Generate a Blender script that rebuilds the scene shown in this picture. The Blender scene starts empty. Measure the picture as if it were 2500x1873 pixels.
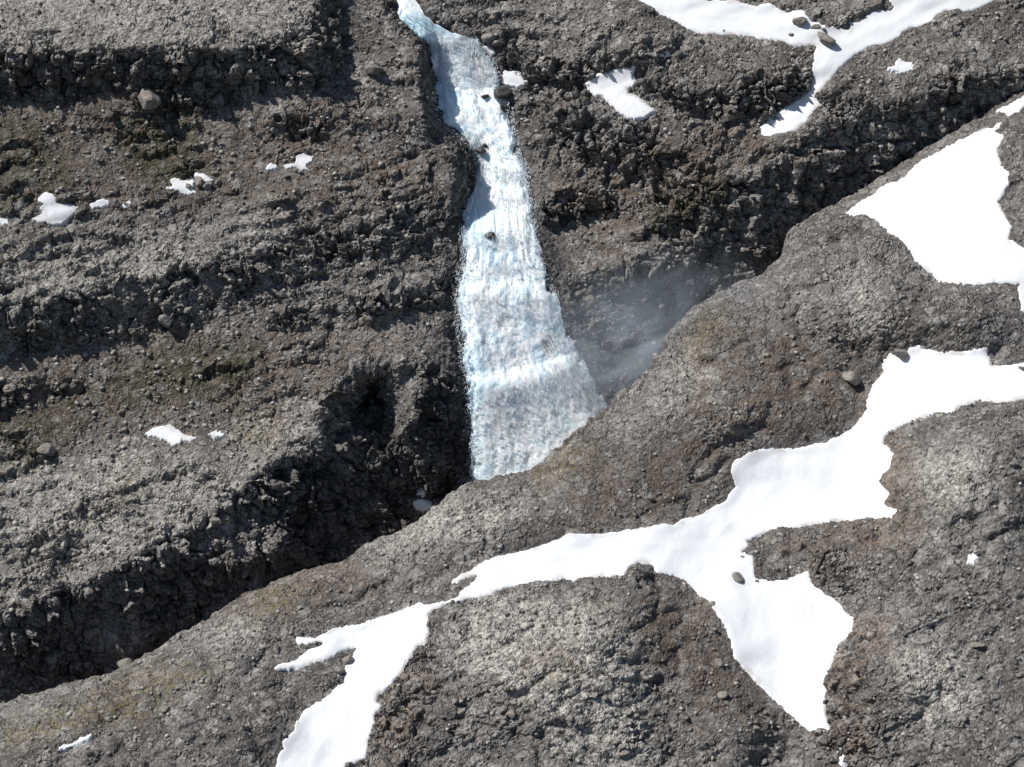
import bpy, math, random
import numpy as np
from concurrent.futures import ThreadPoolExecutor

# ------------------------------------------------------------------ camera, sky, sun, exposure
scene = bpy.context.scene
COL = scene.collection
W, H = 1024.0, 767.0
FOV = math.radians(30.0)
F = (W / 2) / math.tan(FOV / 2)
PITCH = math.radians(30.0)
DIST = 470.0
MPP = DIST / F                                   # metres per pixel at the middle of the slope
R_ = np.array([1.0, 0.0, 0.0])
FW = np.array([0.0, math.cos(PITCH), -math.sin(PITCH)])
UP = np.array([0.0, math.sin(PITCH), math.cos(PITCH)])
CAM = -DIST * FW

cd = bpy.data.cameras.new('camera')
cam = bpy.data.objects.new('camera', cd)
COL.objects.link(cam)
cam.location = CAM
cam.rotation_euler = (math.pi / 2 - PITCH, 0, 0)
cd.sensor_fit = 'HORIZONTAL'
cd.angle = FOV
cd.clip_start = 1.0
cd.clip_end = 5000.0
scene.camera = cam

SUN_TO = np.array([-0.59, 0.14, 0.79])
SUN_TO = SUN_TO / np.linalg.norm(SUN_TO)
SUN_EL = math.asin(SUN_TO[2])
SUN_AZ = math.atan2(SUN_TO[0], SUN_TO[1])
world = bpy.data.worlds.new('World')
scene.world = world
world.use_nodes = True
wn = world.node_tree
wn.nodes.clear()
sky = wn.nodes.new('ShaderNodeTexSky')
sky.sky_type = 'NISHITA'
sky.sun_disc = False
sky.sun_elevation = SUN_EL
sky.sun_rotation = SUN_AZ
sky.altitude = 500
bg = wn.nodes.new('ShaderNodeBackground')
bg.inputs['Strength'].default_value = 0.062
wo = wn.nodes.new('ShaderNodeOutputWorld')
wn.links.new(sky.outputs[0], bg.inputs[0])
wn.links.new(bg.outputs[0], wo.inputs[0])

sd = bpy.data.lights.new('sun', 'SUN')
sd.energy = 4.8
sd.angle = math.radians(0.5)
sd.color = (1.0, 0.965, 0.92)
sun = bpy.data.objects.new('sun', sd)
COL.objects.link(sun)
from mathutils import Vector
sun.rotation_euler = Vector(-SUN_TO).to_track_quat('-Z', 'Y').to_euler()
sun.location = (-200, 100, 300)

vs_ = scene.view_settings
scene.display_settings.display_device = 'sRGB'
vs_.view_transform = 'Standard'
vs_.look = 'None'
vs_.exposure = 0.24
vs_.gamma = 1.0
vs_.use_curve_mapping = False
scene.render.engine = 'CYCLES'
scene.cycles.max_bounces = 6
scene.cycles.diffuse_bounces = 3
scene.cycles.transparent_max_bounces = 16
scene.cycles.volume_bounces = 1
scene.cycles.volume_step_rate = 2.0

# ------------------------------------------------------------------ numeric helpers
POOL = ThreadPoolExecutor(4)
rng = np.random.default_rng(11)


def sstep(a, b, x):
    t = np.clip((x - a) / (b - a), 0, 1)
    return t * t * (3 - 2 * t)


def hash3(ix, iy, iz, seed):
    h = (ix.astype(np.uint32) * np.uint32(374761393) + iy.astype(np.uint32) * np.uint32(668265263)
         + iz.astype(np.uint32) * np.uint32(2147483647) + np.uint32((seed * 974634777 + 12345) & 0xFFFFFFFF))
    h = (h ^ (h >> np.uint32(13))) * np.uint32(1274126177)
    h = (h ^ (h >> np.uint32(16))) * np.uint32(2246822519)
    return h ^ (h >> np.uint32(15))


def h01(h):
    return (h & np.uint32(0xFFFFFF)).astype(np.float32) * np.float32(1 / 16777216.0)


def vnoise(p, seed=0):
    """value noise, -1..1, p (n,3)"""
    i = np.floor(p).astype(np.int32)
    f = (p - i).astype(np.float32)
    f = f * f * f * (f * (f * 6 - 15) + 10)
    x, y, z = i[:, 0], i[:, 1], i[:, 2]
    fx, fy, fz = f[:, 0], f[:, 1], f[:, 2]
    out = np.zeros(len(p), np.float32)
    for a in (0, 1):
        wa = fx if a else 1 - fx
        for b in (0, 1):
            wb = wa * (fy if b else 1 - fy)
            for c in (0, 1):
                out += wb * (fz if c else 1 - fz) * h01(hash3(x + a, y + b, z + c, seed))
    return out * 2 - 1


def fbm(p, octs=4, seed=0, gain=0.5, ridged=False):
    out = np.zeros(len(p), np.float32)
    amp, tot = 1.0, 0.0
    q = np.array(p, np.float64)
    for k in range(octs):
        n = vnoise(q, seed + 17 * k)
        if ridged:
            n = 1 - 2 * np.abs(n)
        out += amp * n
        tot += amp
        amp *= gain
        q = q * 2.03 + 11.7
    return out / tot


def worley(p, seed=0, boxy=False):
    """F1, F2, random value of the nearest cell and a tilt of that cell (a facet)"""
    i = np.floor(p).astype(np.int32)
    f = (p - i).astype(np.float32)
    n = len(p)
    f1 = np.full(n, 9, np.float32)
    f2 = np.full(n, 9, np.float32)
    cid = np.zeros(n, np.float32)
    tilt = np.zeros(n, np.float32)
    for a in (-1, 0, 1):
        for b in (-1, 0, 1):
            for c in (-1, 0, 1):
                h = hash3(i[:, 0] + a, i[:, 1] + b, i[:, 2] + c, seed)
                rx = (h & np.uint32(1023)).astype(np.float32) / 1023
                ry = ((h >> np.uint32(10)) & np.uint32(1023)).astype(np.float32) / 1023
                rz = ((h >> np.uint32(20)) & np.uint32(1023)).astype(np.float32) / 1023
                dx, dy, dz = a + rx - f[:, 0], b + ry - f[:, 1], c + rz - f[:, 2]
                if boxy:
                    d = np.maximum(np.maximum(np.abs(dx + .25 * dy), np.abs(dy - .25 * dx)), np.abs(dz)) ** 2
                else:
                    d = dx * dx + dy * dy + dz * dz
                near = d < f1
                f2 = np.where(near, f1, np.minimum(f2, d))
                f1 = np.where(near, d, f1)
                cid = np.where(near, (rx * 7.13 + ry * 3.7 + rz * 5.3) % 1.0, cid)
                tilt = np.where(near, dx * (ry - .5) * 2 + dz * (rx - .5) * 2 + dy * (rz - .5) * 2, tilt)
    return np.sqrt(f1), np.sqrt(f2), cid, tilt


def par(fn, n, chunk=40000):
    """run fn(slice) over chunks on threads and join the results"""
    sl = [slice(k, min(k + chunk, n)) for k in range(0, n, chunk)]
    res = list(POOL.map(fn, sl))
    if isinstance(res[0], tuple):
        return tuple(np.concatenate([r[k] for r in res]) for k in range(len(res[0])))
    return np.concatenate(res)


# low-resolution canvas of the slope: u to the right, v downwards, in pixels of a 1024 x 767 view
ST = 2.0
U0, U1, V0, V1 = -400.0, 1424.0, -360.0, 1120.0
LU = np.arange(U0, U1 + 0.1, ST)
LV = np.arange(V0, V1 + 0.1, ST)
NU, NV = len(LU), len(LV)
GU, GV = np.meshgrid(LU, LV)
K = 1024.0 / 2212.0                              # the tracing below was read off at 2212 pixels wide


def px(pts, zoom=None):
    """traced points to view pixels; zoom = (x offset, y offset) of an enlarged crop"""
    a = np.array(pts, float)
    if zoom is not None:
        a = a * 0.4005 + np.array(zoom)
    return a * K


Z1, Z2, Z3, Z4 = (0, 0), (796.3, 0), (1327.2, 0), (0, 575.1)
Z6, Z7, Z8, Z8b, Zl = (707.8, 530.9), (1327.2, 530.9), (1327.2, 993.6), (707.8, 993.6), (0, 993.6)


def inside(poly, x, y):
    r = np.zeros(x.shape, bool)
    n = len(poly)
    for k in range(n):
        (x0, y0), (x1, y1) = poly[k], poly[(k + 1) % n]
        if y0 == y1:
            continue
        c = (y0 > y) != (y1 > y)
        r ^= c & (x < (x1 - x0) * (y - y0) / (y1 - y0) + x0)
    return r


def sdf(poly, x, y):
    """signed distance to a polygon in pixels, positive inside"""
    xs, ys = x.ravel(), y.ravel()
    P0 = np.asarray(poly)
    P1 = np.roll(P0, -1, 0)

    def part(s):
        a, b = xs[s], ys[s]
        d = np.full(a.shape, 1e9)
        for (x0, y0), (x1, y1) in zip(P0, P1):
            ex, ey = x1 - x0, y1 - y0
            L = ex * ex + ey * ey + 1e-12
            t = np.clip(((a - x0) * ex + (b - y0) * ey) / L, 0, 1)
            d = np.minimum(d, (a - x0 - t * ex) ** 2 + (b - y0 - t * ey) ** 2)
        return np.where(inside(poly, a, b), 1, -1) * np.sqrt(d)
    return par(part, len(xs), 20000).reshape(x.shape)


def canvas_mask(poly):
    m = np.zeros(GU.shape, np.float64)
    lo, hi = poly.min(0), poly.max(0)
    i0 = max(int((lo[0] - U0) / ST) - 1, 0); i1 = min(int((hi[0] - U0) / ST) + 3, NU)
    j0 = max(int((lo[1] - V0) / ST) - 1, 0); j1 = min(int((hi[1] - V0) / ST) + 3, NV)
    if i1 <= i0 or j1 <= j0:
        return m
    m[j0:j1, i0:i1] = inside(poly, GU[j0:j1, i0:i1], GV[j0:j1, i0:i1])
    return m


def blur(a, sig):
    """gaussian blur, sigma in pixels, mirrored borders"""
    s = sig / ST
    r = int(3 * s) + 1
    b = np.pad(a, r, mode='reflect')
    ky = np.fft.fftfreq(b.shape[0])[:, None]
    kx = np.fft.rfftfreq(b.shape[1])[None, :]
    g = np.exp(-2 * math.pi ** 2 * s * s * (kx * kx + ky * ky))
    return np.fft.irfft2(np.fft.rfft2(b) * g, b.shape)[r:-r, r:-r]


def bil(A, u, v):
    x = np.clip((u - U0) / ST, 0, NU - 1.001)
    y = np.clip((v - V0) / ST, 0, NV - 1.001)
    i, j = x.astype(int), y.astype(int)
    fx, fy = x - i, y - j
    if A.ndim == 3:
        fx, fy = fx[..., None], fy[..., None]
    return (A[j, i] * (1 - fx) + A[j, i + 1] * fx) * (1 - fy) + (A[j + 1, i] * (1 - fx) + A[j + 1, i + 1] * fx) * fy


def poisson(gx, gy):
    """surface whose gradients come closest to gx, gy (per canvas cell), mirrored borders"""
    n, m = gx.shape
    fx = np.zeros((2 * n, 2 * m)); fy = np.zeros((2 * n, 2 * m))
    fx[:n, :m] = gx; fx[:n, m:] = -gx[:, ::-1]; fx[n:, :m] = gx[::-1]; fx[n:, m:] = -gx[::-1, ::-1]
    fy[:n, :m] = gy; fy[:n, m:] = gy[:, ::-1]; fy[n:, :m] = -gy[::-1]; fy[n:, m:] = -gy[::-1, ::-1]
    ky = 2 * math.pi * np.fft.fftfreq(2 * n)[:, None]
    kx = 2 * math.pi * np.fft.fftfreq(2 * m)[None, :]
    den = kx * kx + ky * ky
    den[0, 0] = 1
    S = (-1j * kx * np.fft.fft2(fx) - 1j * ky * np.fft.fft2(fy)) / den
    S[0, 0] = 0
    return np.real(np.fft.ifft2(S))[:n, :m]


def point(u, v, G):
    """the place seen at u, v and lying G pixel-lengths behind the middle of the slope"""
    D = DIST + MPP * G
    a = (u - W / 2) / F
    b = (H / 2 - v) / F
    return CAM + D[..., None] * (FW + a[..., None] * R_ + b[..., None] * UP)


# ------------------------------------------------------------------ edge of the near hill, seen against the gorge
SIL = px([(-900, 1760), (-300, 1600), (0, 1520), (100, 1492), (220, 1465), (330, 1410), (380, 1372), (430, 1348), (520, 1292), (620, 1247), (700, 1226),
          (740, 1215), (790, 1178), (850, 1152), (910, 1120), (960, 1078), (1020, 1045), (1070, 1035), (1130, 1025), (1165, 1003), (1200, 975), (1250, 922),
          (1310, 882), (1350, 845), (1405, 800), (1435, 740), (1465, 695), (1500, 664), (1560, 630), (1650, 592), (1690, 555), (1708, 500), (1760, 462),
          (1850, 415), (1960, 348), (2060, 286), (2110, 260), (2150, 236), (2212, 194), (2500, 20), (3200, -330)])


def vsil(u):
    u = np.asarray(u, float)
    base = np.interp(u, SIL[:, 0], SIL[:, 1])
    q = np.stack([u.ravel() / 9.0, np.zeros(u.size), np.zeros(u.size)], 1)
    return base + 1.6 * fbm(q, 4, 5).reshape(u.shape)


VS = vsil(LU)[None, :].repeat(NV, 0)
BELOW = GV - VS                                  # pixels below the near edge

# ------------------------------------------------------------------ the mountainside behind: painted slopes, then solved
slope = np.full(GU.shape, 36.0)
gxf = np.zeros(GU.shape)


def paint(pts, s, gx=None, zoom=None, soft=None):
    m = canvas_mask(px(pts, zoom))
    if soft:
        m = blur(m, soft)
    slope[:] = slope * (1 - m) + s * m
    if gx is not None:
        gxf[:] = gxf * (1 - m) + gx * m
    return m


paint([(1050, -900), (2800, -900), (2800, 400), (1600, 600), (1250, 640), (1140, 400), (1060, 120)], 34, -0.30, soft=14)
paint([(-900, -900), (745, -900), (745, 0), (690, 55), (600, 95), (500, 115), (330, 100), (0, 112), (-900, 112)], 18)
paint([(760, -100), (850, -100), (930, 90), (950, 250), (760, 262), (770, 130)], 27, 0.05)
paint([(-900, 110), (0, 110), (120, 115), (230, 115), (330, 100), (420, 100), (500, 115), (600, 95), (670, 60), (702, 0), (715, -200), (752, -200),
       (735, 60), (742, 130), (720, 190), (640, 190), (560, 200), (500, 225), (420, 222), (340, 245), (290, 240), (285, 205), (200, 195), (90, 200),
       (0, 215), (-900, 230)], 80)
paint([(672, 40), (715, -200), (752, -200), (735, 60), (742, 130), (715, 190), (640, 190)], 70, 1.0)
paint([(-900, 540), (0, 490), (300, 440), (600, 400), (900, 330), (980, 330), (1000, 400), (940, 440), (760, 490), (530, 540), (330, 590), (110, 640), (0, 660), (-900, 700)], 25)
paint([(520, 250), (640, 250), (760, 265), (870, 245), (945, 250), (955, 300), (880, 308), (760, 290), (640, 293), (540, 290)], 76)
paint([(-900, 760), (0, 665), (110, 645), (230, 615), (330, 595), (430, 570), (530, 540), (560, 600), (510, 640), (480, 690), (420, 708), (300, 728),
       (150, 748), (0, 772), (-900, 880)], 81)
paint([(530, 540), (640, 515), (760, 495), (850, 475), (930, 450), (965, 500), (850, 545), (760, 562), (700, 578), (560, 600)], 66)
paint([(590, 680), (700, 660), (800, 640), (900, 622), (985, 590), (992, 650), (900, 667), (800, 687), (700, 704), (600, 708)], 80)
paint([(-900, 850), (0, 830), (60, 820), (150, 815), (60, 862), (0, 905), (-900, 950)], 74)
paint([(-900, 1100), (0, 1010), (300, 960), (600, 880), (690, 880), (705, 940), (640, 980), (590, 990), (500, 1080), (400, 1150), (200, 1250), (0, 1330), (-900, 1500)], 27)
# thin broken beds of lava show all over both slopes
_q = np.stack([GU.ravel(), GV.ravel(), 0 * GU.ravel()], 1)
_w = fbm(_q / 70.0, 3, 201).reshape(GU.shape)
_pl = fbm(_q / np.array([60, 26, 1]), 3, 202).reshape(GU.shape)
_brk = fbm(_q / np.array([42, 60, 1]), 3, 203).reshape(GU.shape)
slope += (46 - slope) * 0.9 * sstep(-0.02, 0.3, _brk) * (slope > 60) * (GV > 110)
_left = sstep(530, 470, GU)
_ph = np.where(GU < 500, (GV + 0.20 * GU) / 17.0, (GV + 0.38 * GU) / 19.0) + 1.5 * _w
_bed = sstep(0.45, 0.85, np.sin(2 * math.pi * _ph)) * sstep(-0.18, 0.18, _pl)
_bed *= 1 - 0.8 * blur(canvas_mask(px([(-900, -900), (740, -900), (740, 0), (600, 80), (-900, 100)])), 6)
slope = np.where(slope < 60, slope + _bed * (78 - slope), slope)
slope = np.where(slope < 60, slope - 4, slope)
# gorge walls on the left
paint([(-900, 1520), (0, 1340), (90, 1290), (200, 1260), (300, 1200), (400, 1150), (500, 1080), (590, 990), (640, 982), (722, 970), (702, 930), (682, 890),
       (720, 835), (770, 800), (850, 787), (930, 780), (1000, 830), (1022, 900), (1022, 1200), (700, 1600), (-900, 2100)], 85, 0.30)
paint([(590, 1000), (640, 985), (722, 972), (800, 1000), (900, 1090), (900, 1200), (620, 1300), (590, 1150)], 78, 0.9)
paint([(850, 800), (930, 785), (1000, 835), (1022, 900), (1022, 1100), (930, 1110), (880, 1000)], 86, 0.35)
paint([(610, 980), (745, 964), (880, 1060), (950, 1129), (850, 1160), (620, 1250)], 88, 0.6)
paint([(400, 1179), (435, 1149), (500, 1129), (590, 1114), (612, 1149), (578, 1190), (510, 1215), (450, 1215)], 44, -0.35)
paint([(205, 1334), (280, 1325), (325, 1365), (332, 1404), (285, 1454), (215, 1459)], 42, -0.3)
paint([(345, 1326), (400, 1340), (412, 1364), (380, 1376)], 40, -0.4)
paint([(550, 1234), (612, 1240), (525, 1295), (430, 1350), (420, 1330)], 40, -0.2)
paint([(-900, 1600), (0, 1420), (110, 1450), (160, 1480), (0, 1530), (-900, 1700)], 46)
paint([(725, 1149), (760, 1140), (795, 1165), (780, 1190), (730, 1185)], 42, -0.5)
paint([(848, 884), (885, 800), (915, 800), (890, 900), (866, 960), (846, 950)], 46, -1.3)
paint([(870, 960), (915, 955), (955, 978), (930, 1000), (880, 990)], 40, 0)
paint([(872, 1070), (900, 1060), (955, 1075), (950, 1115), (880, 1105)], 24, 0)
paint([(-200, 1700), (0, 1560), (200, 1460), (330, 1400), (700, 1260), (1020, 1070), (1020, 1900), (-200, 2000)], 60)
# right-hand side of the fall
paint([(1060, 80), (1110, 60), (1150, 108), (1230, 138), (1340, 120), (1430, 122), (1350, 168), (1270, 192), (1180, 182), (1120, 152), (1085, 150)], 78)
paint([(1180, 262), (1250, 232), (1340, 272), (1440, 312), (1520, 362), (1480, 402), (1400, 402), (1310, 368), (1230, 332)], 80, 0.0)
paint([(1375, 165), (1500, 198), (1650, 178), (1760, 152), (1752, 202), (1680, 252), (1560, 268), (1450, 232)], 80, 0.0)
paint([(1400, 350), (1540, 360), (1560, 420), (1480, 460), (1400, 430)], 62)
paint([(1640, 372), (1700, 332), (1790, 242), (1800, 204), (1900, 232), (2010, 202), (2010, 172), (2212, 150), (2700, 130), (2700, 200), (2212, 215), (2080, 320),
       (1960, 385), (1840, 450), (1720, 500), (1710, 580), (1590, 570), (1470, 545), (1400, 492), (1500, 424), (1560, 392)], 80, 0.12)
paint([(1160, 430), (1230, 405), (1340, 430), (1330, 470), (1240, 480), (1165, 500)], 82, 0.1)
paint([(1230, 610), (1330, 575), (1560, 545), (1720, 570), (1640, 640), (1500, 720), (1450, 800), (1310, 960), (1255, 790)], 79, 0.05)
# the bed of the stream, step by step
paint([(840, -300), (890, -300), (925, 40), (985, 70), (960, 98), (915, 85), (860, 40)], 7, 0)
paint([(930, 88), (1030, 84), (1065, 140), (1075, 192), (942, 200)], 58, 0)
paint([(942, 200), (1080, 192), (1112, 300), (1130, 345), (1036, 345), (955, 262)], 33, -0.05)
paint([(1030, 345), (1132, 345), (1152, 470), (1002, 500)], 47, 0)
paint([(1002, 490), (1152, 470), (1165, 560), (1195, 630), (992, 640)], 46, 0)
paint([(990, 640), (1200, 640), (1222, 720), (1252, 780), (1010, 822)], 53, 0)
paint([(1012, 820), (1252, 778), (1270, 812), (1018, 852)], 22, 0)
paint([(1018, 852), (1270, 812), (1310, 890), (1310, 1100), (1020, 1100)], 60, 0)
XD, YD = GU / K, GV / K
YL = np.interp(XD, [1010, 1130, 1250, 1310], [826, 802, 768, 752]) + 5 * fbm(_q / 16.0, 2, 205).reshape(GU.shape)
YT = np.interp(XD, [980, 1090, 1210], [640, 632, 648]) + 9 * fbm(_q / 14.0, 2, 207).reshape(GU.shape)
FALL_M = blur(canvas_mask(px([(1000, 330), (1135, 330), (1155, 470), (1200, 640), (1256, 780), (1310, 890), (1330, 1090), (1018, 1090), (1015, 822), (990, 650), (1000, 460), (1035, 402)])), 3)


def tier(lo, hi, s_, soft=5, w=1.0):
    m = sstep(lo - soft, lo + soft, YD) * sstep(hi + soft, hi - soft, YD) * FALL_M * w
    slope[:] = slope * (1 - m) + s_ * m


brk_ = 0.35 + 0.65 * sstep(-0.3, 0.3, fbm(_q / np.array([24, 90, 1]), 2, 206).reshape(GU.shape))
for y0, y1, s_ in [(372, 400, 60), (400, 425, 38), (430, 462, 58), (465, 500, 32), (512, 545, 58), (545, 572, 40), (576, 606, 56)]:
    tier(y0, y1, s_, 4, brk_)
tier(YT - 26, YT, 24)
tier(YT, YT + 60, 53)
tier(YT + 60, YL - 10, 45)
tier(YL - 10, YL + 22, 18)
tier(YL + 22, YL + 110, 53)
tier(YL + 110, YL + 400, 50)
# banks: the left bank stands over the water, the right one recedes
LEFT_EDGE = [(848, -200), (855, 0), (866, 40), (905, 72), (932, 95), (940, 180), (955, 262), (1010, 302), (1035, 340), (1030, 402), (1000, 462), (1005, 560),
             (990, 650), (1000, 740), (1015, 822), (1019, 930), (1020, 1090)]
RIGHT_EDGE = [(888, -200), (896, 0), (922, 40), (962, 65), (1030, 90), (1062, 140), (1076, 182), (1092, 232), (1112, 302), (1135, 372), (1150, 462), (1162, 560),
              (1200, 642), (1220, 722), (1256, 780), (1288, 850), (1310, 890), (1330, 1090)]
paint(LEFT_EDGE + [(x - 34, y) for x, y in LEFT_EDGE[::-1]], 60, 0.9)
paint([(1010, 302), (1035, 340), (1030, 402), (1000, 462), (970, 450), (985, 380), (980, 320)], 60, 3.0)
paint([(924, 80), (932, 95), (940, 180), (955, 262), (1010, 302), (975, 300), (925, 265), (912, 180), (905, 100)], 52, 4.6)
paint(RIGHT_EDGE + [(x + 22, y) for x, y in RIGHT_EDGE[::-1]], 50, -1.0)

cliff = blur(sstep(52, 68, slope), 3.0)
slope_s = blur(slope, 1.5)
gx_s = blur(gxf, 2.5)
gy_s = -1.0 / np.tan(np.radians(slope_s) + PITCH)       # down the picture the ground comes nearer
wob = 0.10 * fbm(np.stack([GU.ravel() / 55, GV.ravel() / 38, 0 * GU.ravel()], 1), 3, 3).reshape(GU.shape)
G_FAR = poisson((gx_s + wob) * ST, gy_s * ST)
ref = (GU > 0) & (GU < W) & (GV > 0) & (BELOW < 0)
G_FAR -= np.mean((G_FAR - 0.47 * (H / 2 - GV))[ref])


def bump_at(x, y, rx, ry, amp):
    return amp * np.exp(-(((GU - x * K) / (rx * K)) ** 2 + ((GV - y * K) / (ry * K)) ** 2))


G_FAR += bump_at(790, 880, 50, 80, 30) + bump_at(880, 880, 26, 90, -10) + bump_at(805, 850, 28, 45, 30)      # alcove, buttress, cave mouth
WB = canvas_mask(px([(1005, 480), (1155, 480), (1200, 640), (1256, 780), (1310, 890), (1330, 1090), (1020, 1090), (1015, 822), (990, 650)]))
G_FAR -= 20 * blur(WB, 9)
G_FAR += bump_at(800, 150, 30, 26, -3) 
G_FAR += bump_at(800, 1010, 14, 20, -12) + bump_at(655, 1080, 12, 70, 10) + bump_at(500, 1165, 60, 40, -8) + bump_at(270, 1385, 50, 50, -8)

# ------------------------------------------------------------------ the near hill
SNOW_NEAR = {}
SNOW_FAR = {}
SNOW_FAR['upper'] = px([(110, -300), (110, 0), (210, 55), (350, 130), (400, 160), (480, 180), (600, 185), (740, 195), (800, 215), (900, 215), (960, 240), (1040, 243), (1100, 250), (1082, 275),
                        (1080, 320), (1060, 370), (1068, 450), (1030, 510), (950, 570), (870, 620), (770, 685), (790, 730), (820, 750), (880, 730), (960, 710), (1030, 660),
                        (1080, 600), (1115, 560), (1090, 510), (1140, 460), (1200, 380), (1260, 330), (1330, 280), (1380, 245), (1460, 240), (1510, 220), (1560, 170),
                        (1700, 130), (1740, 80), (1800, 65), (1920, 62), (2070, 0), (2400, -300), (1560, -300), (1480, 0), (1510, 40), (1490, 55), (1380, 60), (1320, 120),
                        (1270, 120), (1265, 165), (1180, 140), (1110, 130), (1060, 110), (1010, 55), (920, 70), (880, 50), (830, 20), (740, 35), (650, 5), (500, 0), (500, -300)], Z3)
SNOW_FAR['wedge'] = px([(1175, 455), (1200, 430), (1240, 405), (1290, 395), (1350, 370), (1400, 350), (1445, 355), (1415, 395), (1425, 430), (1440, 455), (1390, 480),
                        (1400, 510), (1440, 515), (1490, 555), (1545, 600), (1480, 635), (1430, 648), (1390, 630), (1340, 600), (1330, 580), (1290, 550), (1265, 520),
                        (1220, 515), (1180, 490)], Z2)
SNOW_FAR['dash'] = px([(1538, 302), (1575, 286), (1612, 277), (1612, 290), (1560, 308), (1540, 312)], Z2)
SNOW_FAR['fallside'] = px([(735, 385), (780, 390), (810, 410), (850, 445), (845, 460), (780, 465), (740, 450), (730, 420)], Z2)
SNOW_FAR['lipside'] = px([(618, 253), (650, 258), (682, 285), (660, 292), (630, 275)], Z2)
SNOW_FAR['star'] = px([(1485, 370), (1520, 355), (1530, 320), (1545, 318), (1560, 340), (1610, 340), (1612, 370), (1580, 390), (1530, 395), (1500, 385)], Z3)
SNOW_FAR['speck'] = px([(1996, 722), (2010, 708), (2032, 725), (2010, 744)], Z2)
SNOW_FAR['left_a'] = px([(205, 1075), (250, 1040), (290, 1060), (310, 1095), (370, 1105), (420, 1125), (390, 1160), (360, 1190), (310, 1210), (250, 1205), (180, 1185),
                         (240, 1160), (215, 1130), (240, 1100), (205, 1090)], Z1)
SNOW_FAR['left_b'] = px([(-30, 1180), (40, 1173), (47, 1212), (-30, 1207)], Z1)
SNOW_FAR['left_c'] = px([(490, 1108), (530, 1082), (560, 1073), (605, 1095), (560, 1118), (500, 1122)], Z1)
SNOW_FAR['left_d'] = px([(632, 1110), (680, 1092), (720, 1105), (690, 1127), (640, 1128)], Z1)
SNOW_FAR['left_e'] = px([(905, 1020), (940, 1010), (920, 975), (950, 963), (985, 985), (1035, 968), (1050, 990), (1030, 1020), (1062, 1042), (1000, 1050), (960, 1025)], Z1)
SNOW_FAR['left_f'] = px([(1058, 943), (1100, 948), (1147, 975), (1130, 992), (1095, 972), (1065, 957)], Z1)
SNOW_FAR['left_g'] = px([(1535, 900), (1590, 880), (1600, 845), (1640, 832), (1685, 850), (1680, 880), (1650, 890), (1665, 922), (1600, 907), (1550, 912)], Z1)
SNOW_FAR['left_h'] = px([(1433, 917), (1460, 878), (1497, 905), (1460, 920)], Z1)
SNOW_FAR['left_i'] = px([(785, 905), (850, 870), (920, 860), (960, 890), (1000, 920), (1055, 930), (1030, 945), (980, 940), (970, 965), (930, 968), (880, 935), (840, 920), (800, 915)], Z4)
SNOW_FAR['left_j'] = px([(1133, 910), (1170, 890), (1200, 910), (1160, 930)], Z4)
SNOW_FAR['gorge_a'] = px([(448, 1385), (490, 1375), (550, 1385), (572, 1410), (520, 1420), (470, 1410)], Z6)
SNOW_FAR['gorge_b'] = px([(486, 1332), (505, 1324), (527, 1324), (515, 1345)], Z6)

SNOW_NEAR['right'] = px([(2105, 655), (2060, 665), (2040, 690), (1960, 710), (1900, 740), (1800, 790), (1700, 840), (1620, 900), (1560, 960), (1440, 1010), (1370, 1060), (1310, 1100),
                         (1250, 1145), (1300, 1155), (1350, 1155), (1400, 1175), (1450, 1220), (1510, 1270), (1560, 1310), (1600, 1360), (1605, 1400), (1650, 1440), (1700, 1475),
                         (1760, 1510), (1850, 1530), (1930, 1530), (2050, 1522), (2190, 1530), (2180, 1580), (2200, 1680), (2700, 1900), (2700, 1500), (2205, 1335), (2170, 1310), (2130, 1290),
                         (2145, 1220), (2110, 1170), (2065, 1090), (2100, 1050), (2125, 1000), (2125, 930), (2085, 890), (2060, 800), (2100, 740), (2055, 710)], Z3)
SNOW_NEAR['corner'] = px([(2060, 602), (2110, 605), (2120, 637), (2180, 607), (2209, 572), (2500, 400), (2500, 330), (2209, 522), (2130, 570)], Z3)
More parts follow.
